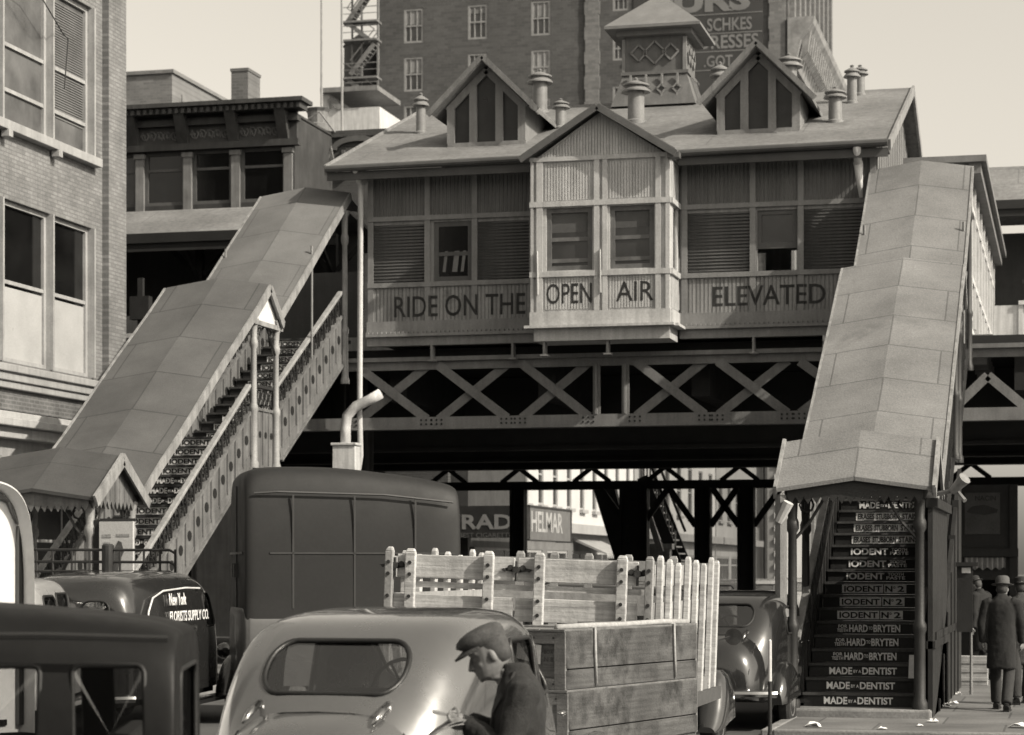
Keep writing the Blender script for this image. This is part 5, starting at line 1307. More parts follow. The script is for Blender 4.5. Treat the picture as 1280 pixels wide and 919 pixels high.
# ------------------------------------------------------------------ stake truck
ST = thing('stake_truck', 'stake bodied flat truck with pale slatted sides and open tail gate rails', 'truck', local=True)
slat = M('stake_board', .84, .7, .14, 2, .1, 30, .2, streak=.25, patch=(.3, .04, 3), grain='x'); slat2 = M('stake_shade_board', .5, .75, .2, 2, .12, 30, .2, streak=.3)  # second one: darker copy of the stake boards, shade put into its colour
m_ = MB(); m_.box(-1.2, 1.2, -1.65, 1.7, .9, 1.02); m_.build('bed', M('truck_bed_wood', .3, .8, .3, 2), ST)
fx = lambda p: -1.15 + 2.3 * (p - 487) / (823 - 487)
def stake(mb, x, y, z0, z1, wx=.085, wy=.06):
    mb.box(x - wx / 2, x + wx / 2, y - wy / 2, y + wy / 2, z0, z1 - .03); mb.hexa([(x - wx / 2, y - wy / 2, z1 - .03), (x + wx / 2, y - wy / 2, z1 - .03), (x + wx / 2, y + wy / 2, z1 - .03), (x - wx / 2, y + wy / 2, z1 - .03), (x - wx * .32, y - wy * .3, z1), (x + wx * .32, y - wy * .3, z1), (x + wx * .32, y + wy * .3, z1), (x - wx * .32, y + wy * .3, z1)])
for i, p in enumerate((489, 517, 618, 683, 787, 821)):
    b_ = MB(); thin = i in (0, 5); stake(b_, fx(p), -1.70, .86, 2.15, .07 if thin else .09, .055)
    k_ = b_.build('stake', slat2 if thin else slat, ST, bevel=.008)
    b_ = MB()
    for z in (1.62, 1.74, 1.93, 2.03): b_.lathe([(.016, -.012), (.016, 0), (.006, .004)], (fx(p), -1.728, z), 8, 'y')
    b_.build('bolt', M('rusty_bolt', .05, .8), k_)
for z0, z1, (pa, pb, pc_) in ((1.56, 1.76, (493, 649, 652)), (1.9, 2.1, (498, 650, 654))):
    for a, c_ in ((pa, pb), (pc_, 806)):
        b_ = MB(); b_.box(fx(a), fx(c_), -1.668, -1.64, z0, z1); b_.build('tail_board', slat, ST, bevel=.006)
b_ = MB(); b_.box(fx(510), fx(815), -1.64, -1.6, 1.82, 1.87); b_.build('rail', slat, ST)
b_ = MB()
for p in (653, 806, 496):
    for z in (2.0,):
        x = fx(p); b_.lathe([(.03, -.025), (.03, .02)], (x, -1.685, z), 10, 'y'); b_.tube([(x, -1.69, z - .1), (x, -1.69, z + .07)], .012, 6)
        for e in (-1, 1): b_.lathe([(.024, -.02), (.024, .0)], (x + e * .055, -1.672, z + .015), 8, 'y'); b_.lathe([(.014, -.02), (.014, .0)], (x + e * .11, -1.672, z - .005), 8, 'y')
        b_.add([(x - .15, -1.675, z), (x, -1.678, z + .028), (x + .15, -1.675, z), (x, -1.678, z - .028)], [(0, 1, 2, 3)])
b_.build('gate_hinge', M('rust_iron', .06, .7, .4, 8), ST)
for s in (-1, 1):
    for k, y in enumerate((-1.5, -1.05, -.6, -.1, .35, .8, 1.25, 1.6)):
        b_ = MB(); stake(b_, s * 1.19, y, .88, 2.16 - .03 * (k % 3), .05, .085); b_.build('stake', slat, ST, bevel=.006)
    for z0, z1 in ((1.1, 1.28), (1.56, 1.76), (1.9, 2.08)):
        b_ = MB(); b_.box(s * 1.13, s * 1.16, -1.6, 1.64, z0, z1); b_.build('side_board', slat2, ST)
for x in (-.8, -.45, -.1, .3, .75):
    b_ = MB(); stake(b_, x, 1.66, .95, 2.16, .08, .05); b_.build('stake', slat2, ST)
b_ = MB()
for z in (1.2, 1.56, 1.9): b_.box(-1.1, 1.1, 1.62, 1.635, z, z + .2)
b_.build('head_board', slat2, ST)
b_ = MB(); b_.box(-1.21, 1.25, -1.78, -1.62, .8, .9); b_.box(1.12, 1.26, -1.75, 1.7, .78, .9); b_.build('bed_edge', M('bed_edge_wood', .12, .8, .3), ST)
cabm = paint('truck_cab_paint', .025, .22)
shell('cab', [(1.85, .8, .6, 1.72, 7, 5), (1.92, .84, .6, 1.84, 7, 5), (2.4, .86, .6, 1.9, 7, 5), (2.9, .84, .6, 1.84, 6, 4.5), (3.25, .78, .6, 1.5, 5, 4), (3.4, .72, .6, 1.25, 4, 3)], cabm, ST, [('y', rr(0, 1.5, .9, .36, .1), -3, 2.3), ('x', rr(2.55, 1.48, .6, .4, .06), -2, 2), ('y', rr(0, 1.5, 1.2, .36, .1), 5, 2.9)], cglass, trim=rub)
loft([(3.3, .66, .6, 1.22, 4, 3), (4.4, .36, .6, 1.15, 4, 3), (4.5, .3, .6, 1.05, 4, 3)], 10, 20).build('hood', cabm, ST, smooth='auto')
for s in (-1, 1):
    fender(ST, s * .86, 4.0, paint('fender_paint', .05, .2), True, .19, .95); wheel(ST, s * .84, 4.0, .4, .18); wheel(ST, s * .9, -.6, .42, .26)
b_ = MB(); b_.box(-.42, .42, -1.5, 4.4, .6, .8); b_.build('chassis', black_p, ST)
b_ = MB(); b_.tube([(1.0, 3.1, 1.3), (1.12, 3.1, 1.34)], .015, 6); b_.lathe([(.09, -.012), (.09, .012)], (1.16, 3.1, 1.34), 14, 'y'); b_.build('wing_mirror', chrome, ST)
x_, y_ = at(693, 20.65); place(ST, x_, y_, .0, R(0), 0, R(2.0))
# ------------------------------------------------------------------ crates
cw = M('crate_wood', .14, .8, .45, 1.7, .14, 70, .35, patch=(.035, 1.0, 2.4, .14), grain='y'); cw2 = M('crate_batten', .28, .8, .3, 3, .14, 70, .35, patch=(.08, .7, 6, .15), grain='x')
rope = M('rope', .6, .9, .2, 20); paper = M('paper', 1.2, .8, .06, 4)
cp0 = atD(707, 787, 15.0)
chd = (CYw * math.cos(R(30)) + CX * math.sin(R(30))); clat = Vector((chd.y, -chd.x, 0))
Lc, Wc, Hc = 2.05, .78, .40
labs = ['rough wooden crate tied with rope and bearing a white paper label, topmost of the stack', 'rough wooden crate second from the top of the stack beside the man', 'rough wooden crate third from the top, its upper edge just in view', 'rough wooden crate at the bottom of the stack on the roadway']
ztop = cp0.z + .0
for i in range(4):
    CR = thing('wooden_crate', labs[i], 'crate', local=True, group='crates stacked behind the man')
    h = Hc
    m_ = MB()
    for s in (-1, 1):
        for z0, z1 in ((.0, h * .34), (h * .345, h)): m_.box(s * (Wc / 2 - .02), s * Wc / 2, -Lc / 2, Lc / 2, z0 + .003, z1 - .003)
    m_.build('side_planks', cw, CR, bevel=.004)
    m_ = MB()
    for s in (-1, 1): m_.box(-Wc / 2 + .021, Wc / 2 - .021, s * (Lc / 2 - .02), s * (Lc / 2 - .045), .004, h - .004)
    m_.build('end_board', M('crate_end_wood', .2, .85, .35, 2.5, .14, 60, .3, grain='x'), CR)
    w1 = .085
    for s in (-1, 1):
        m_ = MB(); y0_, y1_ = s * (Lc / 2 - .019), s * (Lc / 2 + .006)
        m_.box(-Wc / 2 + .0, -Wc / 2 + w1, y0_, y1_, .0, h - .01); m_.box(Wc / 2 - w1, Wc / 2 - .0, y0_, y1_, 0, h - .01); m_.box(-Wc / 2 + w1, Wc / 2 - w1, y0_, y1_, h - .09, h - .012); m_.box(-Wc / 2 + w1, Wc / 2 - w1, y0_, y1_, 0, .075)
        F_ = m_.build('end_frame', cw2, CR, bevel=.004)
    m_ = MB()
    for s in (-1, 1):
        for x in (-.3, -.15, 0, .15, .3):
            for z in (.04, h - .05): m_.lathe([(.007, -.003), (.007, .002)], (x, s * (Lc / 2 + .007), z), 6, 'y')
    m_.build('nail', M('nail_iron', .04, .7), F_)
    m_ = MB()
    for k in range(4): x0_ = -Wc / 2 + k * Wc / 4; m_.box(x0_ + .003, x0_ + Wc / 4 - .003, -Lc / 2 - .01, Lc / 2 + .01, h - .009, h + .008)
    m_.build('lid', cw2, CR, bevel=.003)
    if i == 0:
        m_ = MB()
        for y in (-.62, .62): m_.tube([(Wc / 2 + .01, y + .02, .02), (Wc / 2 + .012, y, h * .6), (Wc / 2 + .01, y, h + .01), (.2, y + .01, h + .018), (-Wc / 2 - .01, y, h + .01), (-Wc / 2 - .01, y, 0)], .011, 6)
        m_.tube([(Wc / 2 - .1, -Lc / 2 + .05, h + .02), (Wc / 2 - .03, -.6, h + .025), (Wc / 2 - .06, -.1, h + .02), (Wc / 2 - .02, .5, h + .03), (Wc / 2 - .05, .95, h + .02)], .022, 6)
        m_.build('rope', rope, CR, smooth=True)
        m_ = MB(); m_.add([(.0, -Lc / 2 + .015, .21), (.19, -Lc / 2 + .01, .17), (.2, -Lc / 2 + .008, .3), (.01, -Lc / 2 + .012, .325)], [(0, 1, 2, 3)]); m_.build('paper_label', paper, CR)
        stn = M('stencil_ink', .1, .8)
        for j, (s_, z, wd) in enumerate((('BOX', .24, .07), ('N 8', .19, .07))): text(s_, stn, CR, (.215, -Lc / 2 + .019, z), wd, .03, bold=.01, depth=.001, name='stencil')
    pos = Vector((cp0.x, cp0.y, 0)) + chd * (Lc / 2) - clat * (Wc / 2)
    jx = (0, .012, -.015, .01)[i]
    place(CR, pos.x + jx, pos.y - jx, ztop - (i + 1) * (Hc + .008), math.atan2(-chd.x, chd.y) + jx * .6)
# ------------------------------------------------------------------ people
from mathutils import noise as mnoise
def fuse(mb, name, mat, parent, voxel=.01, smooth=4, label=None):
    o = mb.build(name, mat, parent)
    md = o.modifiers.new('r', 'REMESH'); md.mode = 'VOXEL'; md.voxel_size = voxel; md.use_smooth_shade = True
    md = o.modifiers.new('s', 'SMOOTH'); md.iterations = smooth; md.factor = .5
    bake(o)
    for p in o.data.polygons: p.use_smooth = True
    if label: o['label'] = label
    return o
def vloft(mb, secs, n=18, p=2.3):
    """stack of superellipse rings; section = (cx, cy, z, rx, ry)"""
    vs = []; fs = []
    for cx_, cy_, z, rx, ry in secs:
        for k in range(n):
            a = 2 * math.pi * k / n; c_, s_ = math.cos(a), math.sin(a)
            vs.append((cx_ + rx * math.copysign(abs(c_) ** (2 / p), c_), cy_ + ry * math.copysign(abs(s_) ** (2 / p), s_), z))
    for i in range(len(secs) - 1):
        for k in range(n): l = (k + 1) % n; fs.append((i * n + k, i * n + l, (i + 1) * n + l, (i + 1) * n + k))
    fs.append(tuple(range(n))[::-1]); fs.append(tuple((len(secs) - 1) * n + k for k in range(n)))
    return mb.add(vs, fs)
skin = M('skin', .34, .6, .08, 8, .06, 60, .05)
wool = M('dark_wool', .042, .95, .25, 12, .35, 120, .4); wool2 = M('grey_wool', .085, .95, .25, 12, .35, 120, .4); tweed = M('cap_tweed', .12, .95, .3, 14, .4, 140, .4)
shirt = M('shirt_cloth', .5, .9); hair_m = M('grey_hair', .1, .8, .3, 40); shoe = M('shoe_leather', .02, .4)
def head_mb(n=20):
    """head with brow, nose, lips, chin and ears; chin at the origin, face towards +y"""
    m_ = MB()
    vloft(m_, [(0, -.03, -.09, .054, .056), (0, -.03, -.02, .056, .06), (0, .015, .0, .04, .055), (0, .025, .018, .052, .075), (0, .01, .045, .062, .09), (0, 0, .08, .067, .094), (0, -.005, .115, .073, .092), (0, -.008, .15, .076, .096), (0, -.012, .185, .076, .095), (0, -.02, .215, .066, .08), (0, -.025, .236, .035, .045)], n)
    m_.tube([(0, .08, .132), (0, .102, .1), (0, .115, .08), (0, .095, .068)], [.011, .013, .016, .01], 8)
    for s in (-1, 1):
        ellip(m_, (s * .016, .103, .08), (.012, .012, .009), 8, 5)
        ellip(m_, (s * .074, -.012, .1), (.012, .019, .03), 8, 6)
        m_.tube([(s * .01, .088, .147), (s * .04, .08, .15), (s * .06, .055, .142)], [.01, .012, .008], 6)
        ellip(m_, (s * .032, .08, .12), (.014, .01, .009), 8, 5)
        ellip(m_, (s * .042, .06, .085), (.02, .018, .018), 8, 5)
    ellip(m_, (0, .094, .05), (.026, .01, .006), 8, 5); ellip(m_, (0, .091, .038), (.024, .011, .007), 8, 5); ellip(m_, (0, .085, .012), (.022, .014, .014), 8, 5)
    return m_
def xf(mb, rot, off):
    for i, p in enumerate(mb.v): q = rot @ Vector(p) + Vector(off); mb.v[i] = tuple(q)
    return mb
def hand(mb, wrist, dirv, palm, curl=.6, s=1):
    """palm, four unequal bent fingers and a side thumb; dirv = towards the fingers, palm = normal of the palm side"""
    d = Vector(dirv).normalized(); pn = Vector(palm); pn = (pn - d * pn.dot(d)).normalized(); sd = d.cross(pn) * s
    w_ = Vector(wrist)
    mb.tube([w_ - d * .03, w_ + d * .02, w_ + d * .055, w_ + d * .09], [.026, .028, .034, .03], 8)
    for i, (o_, L) in enumerate(((-.03, .075), (-.01, .085), (.01, .08), (.029, .062))):
        b_ = w_ + d * .075 + sd * o_
        pts = [b_]; ang = 0; cur = b_
        for f_ in (.42, .33, .25):
            ang += curl * (.6 if f_ > .4 else .9); cur = cur + (d * math.cos(ang) + pn * math.sin(ang)) * L * f_; pts.append(cur)
        mb.tube(pts, [.0105, .0095, .009, .0075], 8)
    b_ = w_ + d * .03 - sd * .028
    mb.tube([b_, b_ - sd * .025 + d * .025 + pn * .012, b_ - sd * .022 + d * .055 + pn * .028], [.013, .011, .008], 8)
def person(lab, pose, coat_m, hat, loc, rz, group=None, detail=.011):
    T = thing('person', lab, 'person', local=True, group=group)
    P = pose
    sh, el, wr = P['sh'], P['el'], P['wr']
    b_ = MB()
    hp = R(P.get('pitch', 5)); hy = R(P.get('turn', 0))
    hd_ = xf(head_mb(), Matrix.Rotation(hy, 3, 'Z') @ Matrix.Rotation(-hp, 3, 'X'), P['chin'])
    b_.add(hd_.v, hd_.f)
    cx_, cy_, cz = P['chest']
    b_.tube([(cx_, cy_, cz - .02), (P['chin'][0], P['chin'][1] - .045, P['chin'][2] - .03)], [.06, .052], 10)
    vloft(b_, [(0, 0, .84, .13, .09), (0, 0, .95, .15, .1), (cx_ * .5, cy_ * .5, 1.12, .13, .09), (cx_, cy_, cz - .1, .15, .09), (cx_, cy_, cz + .02, .08, .06)])
    for i in (0, 1):
        b_.tube([sh[i], el[i], wr[i]], [.04, .034, .026], 8)
        hand(b_, wr[i], P['hd'][i], P['pn'][i], P.get('curl', .7), 1 if i else -1)
        k, f_ = P['knee'][i], P['foot'][i]; hx = (-.09, .09)[i]
        b_.tube([(hx, 0, .9), k, (f_[0], f_[1], .09)], [.07, .05, .035], 10)
        b_.tube([(f_[0], f_[1] - .04, .05), (f_[0], f_[1] + .14, .035)], [.035, .03], 8)
    fuse(b_, 'body', skin, T, .006 if hat == 'cap' else .009, 2)
    c_ = MB(); hem = P.get('hem', .45)
    vloft(c_, [(0, -.01, hem, .2, .15), (0, -.01, .7, .19, .145), (0, 0, .95, .185, .14), (cx_ * .6, cy_ * .6, 1.15, .18, .132), (cx_, cy_, cz - .12, .2, .128), (cx_, cy_, cz - .03, .185, .11), (cx_, cy_ + .01, cz + .03, .11, .085), (cx_, cy_ + .02, cz + .055, .078, .076), (cx_, cy_ + .03, cz + .09, .07, .07)], 22)
    for i in (0, 1): c_.tube([Vector(sh[i]) * .7 + Vector((cx_, cy_, cz)) * .3, sh[i], (Vector(sh[i]) + Vector(el[i])) / 2, el[i], (Vector(el[i]) * .4 + Vector(wr[i]) * .6), wr[i]], [.085, .086, .075, .066, .058, .052], 12)
    CO = fuse(c_, 'coat', coat_m, T, detail + .002, 5)
    for v in CO.data.vertices:
        q = v.co; v.co = q + v.normal * (.007 * mnoise.noise(Vector((q.x * 11, q.y * 11, q.z * 6))) + .004 * mnoise.noise(Vector((q.x * 28, q.y * 28, q.z * 20))))
    t_ = MB()
    for i in (0, 1):
        k, f_ = P['knee'][i], P['foot'][i]; hx = (-.09, .09)[i]
        t_.tube([(hx, 0, .92), k, (f_[0], f_[1], .1)], [.1, .08, .075], 12)
    fuse(t_, 'trousers', M('trouser_cloth', .06, .95, .2, 10), T, detail + .002, 3)
    for i in (0, 1):
        f_ = P['foot'][i]; t_ = MB(); t_.tube([(f_[0], f_[1] - .07, .045), (f_[0], f_[1], .06), (f_[0], f_[1] + .1, .05), (f_[0], f_[1] + .19, .035)], [.04, .048, .045, .03], 10); t_.box(f_[0] - .04, f_[0] + .04, f_[1] - .09, f_[1] + .2, .0, .025); t_.build('shoe', shoe, T, smooth='auto')
    rot = Matrix.Rotation(hy, 3, 'Z') @ Matrix.Rotation(-hp, 3, 'X')
    h = MB()
    if hat == 'cap':
        vloft(h, [(0, -.015, .16, .083, .104), (0, .0, .18, .1, .125), (0, .012, .205, .106, .14), (0, .008, .228, .102, .132), (0, .0, .246, .086, .11), (0, -.006, .258, .055, .07), (0, -.008, .263, .012, .015)], 24, 2.1)
        n = 14; vs = []; fs = []
        for j in range(n + 1):
            a = math.pi * (j / n); c_, s_ = math.cos(a), math.sin(a)
            vs += [(.082 * c_, .03 + .08 * s_, .186), (.092 * c_, .04 + .145 * s_, .168 - .012 * s_), (.09 * c_, .04 + .142 * s_, .158 - .012 * s_), (.08 * c_, .03 + .07 * s_, .172)]
        for j in range(n):
            for q in range(4): fs.append((j * 4 + q, j * 4 + (q + 1) % 4, (j + 1) * 4 + (q + 1) % 4, (j + 1) * 4 + q))
        fs += [(0, 1, 2, 3), (n * 4 + 3, n * 4 + 2, n * 4 + 1, n * 4)]
        h.add(vs, fs); nm = 'flat_cap'; hm = tweed
    elif hat == 'fedora':
        h.lathe([(.145, .165), (.15, .172), (.1, .17), (.096, .2), (.09, .26), (.07, .285), (.02, .275)], (0, -.01, 0), 22); nm = 'felt_hat'; hm = M('hat_felt', .15, .9)
    else:
        h.lathe([(.135, .165), (.14, .172), (.098, .17), (.094, .2), (.088, .25), (.06, .27), (.02, .265)], (0, -.01, 0), 22); nm = 'felt_hat'; hm = M('dark_hat_felt', .04, .9)
    if hat == 'cap': h.v = [(p[0] * .94, p[1] * .92 - .004, .16 + (p[2] - .16) * .92) for p in h.v]
    xf(h, rot, P['chin']); h.build(nm, hm, T, smooth='auto')
    h = MB(); vloft(h, [(0, -.045, .05, .055, .05), (0, -.04, .1, .076, .072), (0, -.03, .16, .081, .085), (0, -.03, .185, .081, .09)], 16); xf(h, rot, P['chin']); h.build('hair', hair_m, T, smooth=True)
    place(T, loc[0], loc[1], loc[2], rz)
    return T, CO
MP = dict(sh=[(-.19, -.03, 1.41), (.19, -.03, 1.41)], el=[(-.25, .06, 1.13), (.26, .0, 1.14)], wr=[(-.08, .24, 1.24), (.09, .22, 1.25)], hd=[(.5, .8, .12), (-.5, .8, .15)], pn=[(.3, -.1, 1), (-.3, -.1, 1)],
          chin=(0, .085, 1.485), chest=(0, -.02, 1.45), knee=[(-.1, .03, .5), (.1, .02, .5)], foot=[(-.11, -.02, 0), (.11, .0, 0)], pitch=26, hem=.62, curl=.85)
mx_, my_ = at(645, 11.0)
MAN, COAT = person('man in flat cap and dark coat by the grey sedan, head bent over his papers', MP, wool, 'cap', (mx_, my_, 0), R(104 + 3), detail=.01)
m_ = MB()     # lapels, collar, shirt front and buttons
for s in (-1, 1):
    m_.add([(s * .035, .062, 1.475), (s * .1, .005, 1.5), (s * .125, .075, 1.36), (s * .075, .105, 1.3), (s * .012, .128, 1.14), (s * .02, .1, 1.3)], [(0, 1, 2, 3), (0, 3, 4, 5)])
LP = m_.build('lapel', wool2, COAT, smooth=False); md = LP.modifiers.new('s', 'SOLIDIFY'); md.thickness = .012; md.offset = 1
m_ = MB(); vloft(m_, [(0, .02, 1.44, .062, .066), (0, .03, 1.5, .06, .062), (0, .035, 1.515, .058, .06)], 14); m_.build('shirt_collar', shirt, MAN, smooth=True)
m_ = MB()
for z in (1.1, 1.0, .88): m_.lathe([(.012, 0), (.012, .008)], (.02, .142, z), 8, 'y')
m_.build('button', hole_m, COAT)
# the papers in his hands
PP = thing('folded_papers', 'folded papers and a small notebook held open in the capped man\'s hands', 'papers', local=True)
m_ = MB()
rows = 7
for k, (w0, tl, off) in enumerate(((.16, .34, 0), (.13, .28, .014))):
    vs = []; fs = []
    for i in range(rows):
        t_ = i / (rows - 1)
        for j in range(4):
            u = j / 3 - .5; vs.append((u * w0 * 2 + .02 * k, -.05 + t_ * tl * .75, -.16 * t_ * t_ + .03 * abs(u) + off + .008 * math.sin(5 * u + 3 * t_)))
    for i in range(rows - 1):
        for j in range(3): fs.append((i * 4 + j, i * 4 + j + 1, (i + 1) * 4 + j + 1, (i + 1) * 4 + j))
    m_.add(vs, fs)
q = m_.build('sheet', M('newsprint', .4, .85, .3, 30, .3, 90), PP, smooth=True); md = q.modifiers.new('s', 'SOLIDIFY'); md.thickness = .004
m_ = MB(); m_.hexa([(-.05, -.02, .03), (.05, -.02, .03), (.06, .1, .05), (-.04, .1, .05), (-.05, -.02, .045), (.05, -.02, .045), (.06, .1, .065), (-.04, .1, .065)]); m_.build('notebook', shirt, PP)
hp_ = Matrix.Rotation(R(107), 3, 'Z') @ Vector((0, .31, 1.245)); place(PP, mx_ + hp_.x, my_ + hp_.y, hp_.z, R(107))
# passers by on the right hand pavement
def walk(st, armf=.12): return dict(sh=[(-.19, 0, 1.42), (.19, 0, 1.42)], el=[(-.25, -.06 * st, 1.14), (.25, .05 * st, 1.14)], wr=[(-.24, .1 * -st + .06, .9), (.24, .12 * st + .04, .9)], hd=[(0, .15, -1), (0, .2, -1)], pn=[(1, 0, 0), (-1, 0, 0)], chin=(0, .06, 1.5), chest=(0, 0, 1.46), knee=[(-.1, .16 * st, .5), (.1, -.02 * st, .5)], foot=[(-.1, .24 * st, 0), (.1, -.26 * st, 0)], pitch=8, hem=.55, curl=.5)
p = onZ(1252, 888, .13); person('pedestrian in a long dark coat and grey felt hat striding away along the right pavement', walk(1), M('shaded_wool', .03, .95), 'fedora', (p.x, p.y, .13), R(-6), detail=.014)  # dark coat made darker still, the deck's shade put into its colour
p = onZ(1277, 880, .13); person('pedestrian in a dark coat and dark hat cut by the right edge of the view', walk(-.8), wool2, 'dark', (p.x, p.y, .13), R(10), detail=.014)
p = onZ(1226, 850, .13); person('pedestrian in a black coat and hat bending over the news stand under the tracks', {**walk(.4), 'pitch': 22, 'hem': .5}, M('shaded_wool', .03, .95), 'dark', (p.x, p.y, .13), R(60), detail=.014)
# ------------------------------------------------------------------ news stand and hoarding under the tracks, right
KI = thing('newsstand', 'dark newsstand hoarding under the tracks with a framed poster and a pale valance', 'newsstand', (-1.6, 46, 0))
ky = 46.
kx_ = lambda px: onY(px, 700, ky).x
kz_ = lambda py: onY(1230, py, ky).z
m_ = MB(); m_.box(kx_(1150), kx_(1272), ky, ky + .2, kz_(725), kz_(606)); m_.box(kx_(1150), kx_(1268), ky + 2, ky + 2.2, .13, kz_(700)); m_.box(kx_(1150), kx_(1273), ky - .12, ky, kz_(696), kz_(686)); m_.box(kx_(1262), kx_(1272), ky - .05, ky - .001, kz_(725), kz_(606)); m_.box(kx_(1262), kx_(1270), ky, ky + 2, .13, kz_(690)); m_.box(kx_(1150), kx_(1262), ky - .3, ky + 1.2, .9, 1.0); m_.box(kx_(1150), kx_(1262), ky + .0, ky + .1, .13, .9)
m_.build('hoarding', M('hoarding_paint', .03, .6, .3, 1.5, streak=.2), KI)
m_ = MB(); m_.box(kx_(1206), kx_(1250), ky - .03, ky - .002, kz_(668), kz_(616)); PO = m_.build('poster', M('faded_poster', .11, .7, .3, 1.4, .2), KI)
text('NACIN', M('poster_ink', .035, .7), PO, (kx_(1219), ky - .032, kz_(626)), kx_(1245) - kx_(1219), .1, depth=.004)
m_ = MB(); m_.prism([(kx_(1208), kz_(640)), (kx_(1215), kz_(633)), (kx_(1230), kz_(631)), (kx_(1248), kz_(637)), (kx_(1246), kz_(641)), (kx_(1230), kz_(644)), (kx_(1214), kz_(642))], 'y', ky - .036, ky - .031); m_.build('poster_shape', M('poster_ink2', .055, .7), PO)
m_ = MB(); n = 24; vs = []; fs = []
for i in range(n + 1):
    x = kx_(1206) + (kx_(1257) - kx_(1206)) * i / n; y = ky - .05 - .03 * math.sin(i * 2.1); vs += [(x, y, kz_(697)), (x, y - .04, kz_(711) - .03 * math.sin(i * 1.3))]
for i in range(n): fs.append((2 * i, 2 * i + 2, 2 * i + 3, 2 * i + 1))
m_.add(vs, fs); m_.build('valance', M('valance_cloth', .5, .9, .2, 6), KI)
m_ = MB()
for i in range(14): x = kx_(1203) + i * .065; m_.hexa([(x, ky - .25, 1.0), (x + .055, ky - .25, 1.0), (x + .055, ky + .3, 1.3 + .1 * (i % 2)), (x, ky + .3, 1.3 + .1 * (i % 2)), (x, ky - .25, 1.015), (x + .055, ky - .25, 1.015), (x + .055, ky + .3, 1.315 + .1 * (i % 2)), (x, ky + .3, 1.315 + .1 * (i % 2))])
m_.build('magazine', M('magazine_covers', .4, .6, .7, 9), KI)
bq = onZ(1217, 857, .13); m_ = MB(); m_.box(bq.x - .22, bq.x + .22, bq.y, bq.y + .35, .131, .6)
for z in (.2, .34, .48): m_.box(bq.x - .225, bq.x + .225, bq.y - .012, bq.y, z, z + .06)
tag(m_.build('slatted_box', M('box_wood', .55, .7, .2, 5), bevel=.005), 'small pale slatted box standing on the pavement beside the right stairway', 'box')
NB = thing('notice_board', 'dark notice board on a thin post beside the panelled flank of the right stairway', 'notice board', (-1.4, 33, 0))
n0 = onZ(1214, 868, .13); m_ = MB(); z1_ = onY(1200, 708, n0.y).z; z0_ = onY(1200, 790, n0.y).z; xa_, xb_ = onY(1196, 700, n0.y).x, onY(1216, 700, n0.y).x
m_.box(xa_, xb_, n0.y - .05, n0.y, z0_, z1_); m_.box(xa_ - .02, xb_ + .08, n0.y - .12, n0.y + .05, z1_, z1_ + .06); m_.build('board', M('board_paint', .03, .6), NB)
m_ = MB(); m_.lathe([(.025, .13), (.02, z0_)], (n0.x, n0.y - .02, 0), 8); m_.build('post', iron, NB)
m_ = MB(); m_.box(xb_ - .16, xb_ - .03, n0.y - .056, n0.y - .051, z1_ - .1, z1_ - .02); m_.build('card', paper, NB)
# ------------------------------------------------------------------ left side odds and ends
RL = thing('pipe_railing', 'dark pipe railing with crossed bars in front of the left stairway foot', 'railing', (-12, 28.6, 0))
yR = 28.6
rx = lambda px: onY(px, 700, yR).x
rzz = lambda py: onY(130, py, yR).z
m_ = MB()
for py in (687, 702, 714): m_.tube([(rx(40), yR, rzz(py)), (rx(212), yR, rzz(py + 1)), (rx(219), yR, rzz(py + 5))], .02, 6)
for px_ in (46, 66, 90, 112, 150, 180, 200, 219): m_.tube([(rx(px_), yR, 0), (rx(px_), yR, rzz(687))], .018, 6)
m_.tube([(rx(72), yR + .06, rzz(722)), (rx(100), yR + .06, rzz(668))], .022, 6)
m_.build('rail', iron_d, RL)
m_ = MB(); m_.lathe([(.085, 0), (.085, rzz(682)), (.06, rzz(680))], (rx(135), yR, 0), 12); m_.build('post', iron_d, RL)
ES = thing('poster_board', 'white poster board hung between the posts at the foot of the left stairway', 'poster', (-14, 29.5, 0))
yE = 29.75
ex_ = lambda px: onY(px, 700, yE).x
ez = lambda py: onY(145, py, yE).z
m_ = MB(); m_.box(ex_(124), ex_(166), yE, yE + .05, ez(716), ez(652)); BO = m_.build('board', M('white_board', .85, .6, .06, 2, patch=(.6, .2, 1.2)), ES)
m_ = MB(); m_.box(ex_(128) , ex_(139), yE - .006, yE - .001, ez(672), ez(668)); m_.box(ex_(146), ex_(162), yE - .006, yE - .001, ez(671), ez(667.5)); m_.box(ex_(130), ex_(138), yE - .006, yE - .001, ez(681), ez(678))
m_.build('faint_print', M('faint_ink', .5, .8, .3, 30), BO)
m_ = MB(); m_.prism([(ex_(142), ez(715)), (ex_(144), ez(684)), (ex_(148), ez(676)), (ex_(152), ez(678)), (ex_(155), ez(690)), (ex_(150), ez(700)), (ex_(147), ez(715))], 'y', yE - .006, yE - .001); m_.build('printed_figure', M('figure_ink', .14, .8, .3, 20), BO)
m_ = MB(); m_.box(ex_(115), ex_(124) - .01, yE + .06, yE + .12, .2, ez(650)); m_.box(ex_(123), ex_(167), yE + .052, yE + .09, ez(652), ez(648)); m_.build('board_frame', steel_d, ES)
# thin stanchion by the black sedan
q = onZ(968, 925, .0); zt = onY(968, 801, q.y - .4).z
ps = thing('guard_post', 'thin striped guard post standing between the black sedan and the right stairway', 'post', (q.x, q.y - .4, 0))
MB().lathe([(.035, 0), (.03, .1), (.024, .12), (.022, zt * .6)], (q.x, q.y - .4, 0), 10).build('post', steel_d, ps)
MB().lathe([(.022, zt * .601), (.02, zt), (.008, zt + .015)], (q.x, q.y - .4, 0), 10).build('pale_top', st_white, ps)
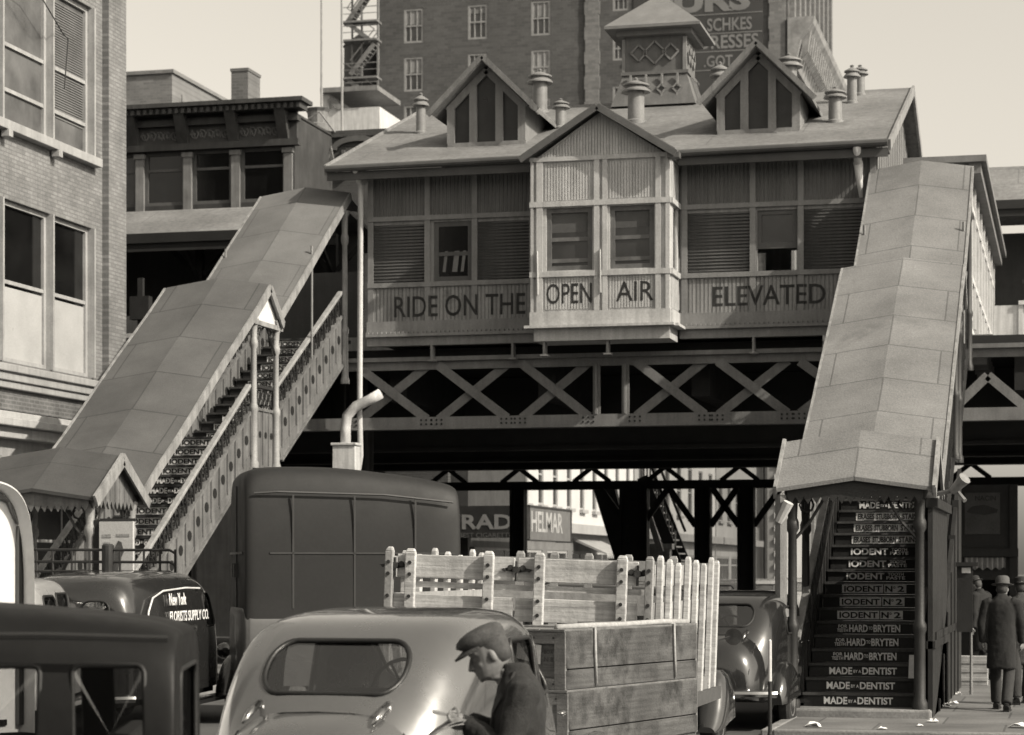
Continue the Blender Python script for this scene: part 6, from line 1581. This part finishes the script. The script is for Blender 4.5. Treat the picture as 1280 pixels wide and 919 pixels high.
# white leaflet leaning on the lower steps and litter along the kerb
lf = onY(1140, 862, 29.15); m_ = MB(); m_.hexa([(lf.x - .05, 29.2, .6), (lf.x + .06, 29.2, .6), (lf.x + .06, 29.215, .6), (lf.x - .05, 29.215, .6), (lf.x - .04, 29.22, .9), (lf.x + .055, 29.22, .9), (lf.x + .055, 29.23, .9), (lf.x - .04, 29.23, .9)])
tag(m_.build('leaflet', paper), 'white leaflet stuck upright on the lowest steps of the right stairway', 'leaflet')
LT = [(1017, 909, .3, 'crumpled white paper scrap in front of the stairway plinth, left of centre'), (1103, 912, .16, 'tiny paper scrap in front of the stairway plinth, right of centre'), (1166, 903, .2, 'flat paper scrap at the right front corner of the plinth'), (1180, 884, .3, 'largest white paper scrap along the right side of the plinth'), (1192, 880, .22, 'grey paper scrap just past the largest one beside the plinth'), (1197, 869, .2, 'white paper scrap farthest along the side of the plinth'), (1273, 910, .34, 'pale paper scrap at the lower right corner of the pavement'), (1150, 908, .12, 'very small paper scrap just before the plinth corner')]
for k, (px_, py_, s_, lab) in enumerate(LT):
    s_ *= .65
    q = onZ(px_, py_, .13); rnd = random.Random(k); m_ = MB(); n = 5; vs = []; fs = []
    for i in range(n):
        for j in range(n): vs.append((q.x + (i / 4 - .5) * s_ * rnd.uniform(.7, 1.1), q.y + (j / 4 - .5) * s_ * .9, .14 + rnd.uniform(0, .28) * s_ * (1 if 0 < i < 4 else .25)))
    for i in range(n - 1):
        for j in range(n - 1): fs.append((i * n + j, i * n + j + 1, (i + 1) * n + j + 1, (i + 1) * n + j))
    m_.add(vs, fs); o = tag(m_.build('paper_scrap', paper), lab, 'litter', 'paper scraps round the right stairway'); md = o.modifiers.new('s', 'SOLIDIFY'); md.thickness = .003
# ------------------------------------------------------------------ unseen street wall behind the viewer, its heights set for sky light and reflections
for xa, xb, h, lab in ((-52, -24, 21, 'tall brick row behind the viewer, on the left'), (-23.5, 4, 10, 'tall brick row directly behind the viewer'), (5, 34, 12, 'lower brick row behind the viewer, on the right')):
    T = thing('street_row_building', lab, 'building', ((xa + xb) / 2, -12, 0))
    hs = [(xa + 1.2 + i * 2.6, xa + 2.4 + i * 2.6, 4.5 + k * 3.6, 6.6 + k * 3.6) for i in range(int((xb - xa - 2) / 2.6)) for k in range(int((h - 5) / 3.6))]
    m_ = MB(); wall(m_, 'y', -12.3, -12, xa, xb, 0, h, hs); m_.box(xa, xb, -20, -12.6, 0, h - .1); m_.box(xa, xb, -12.3, -11.5, h, h + .6); m_.build('wall', M('row_brick', .2, .85, .2, .6), T)
    m_ = MB()
    for a, c_, d, e in hs: m_.box(a, c_, -12.2, -12.15, d, e)
    m_.build('window', pane, T)
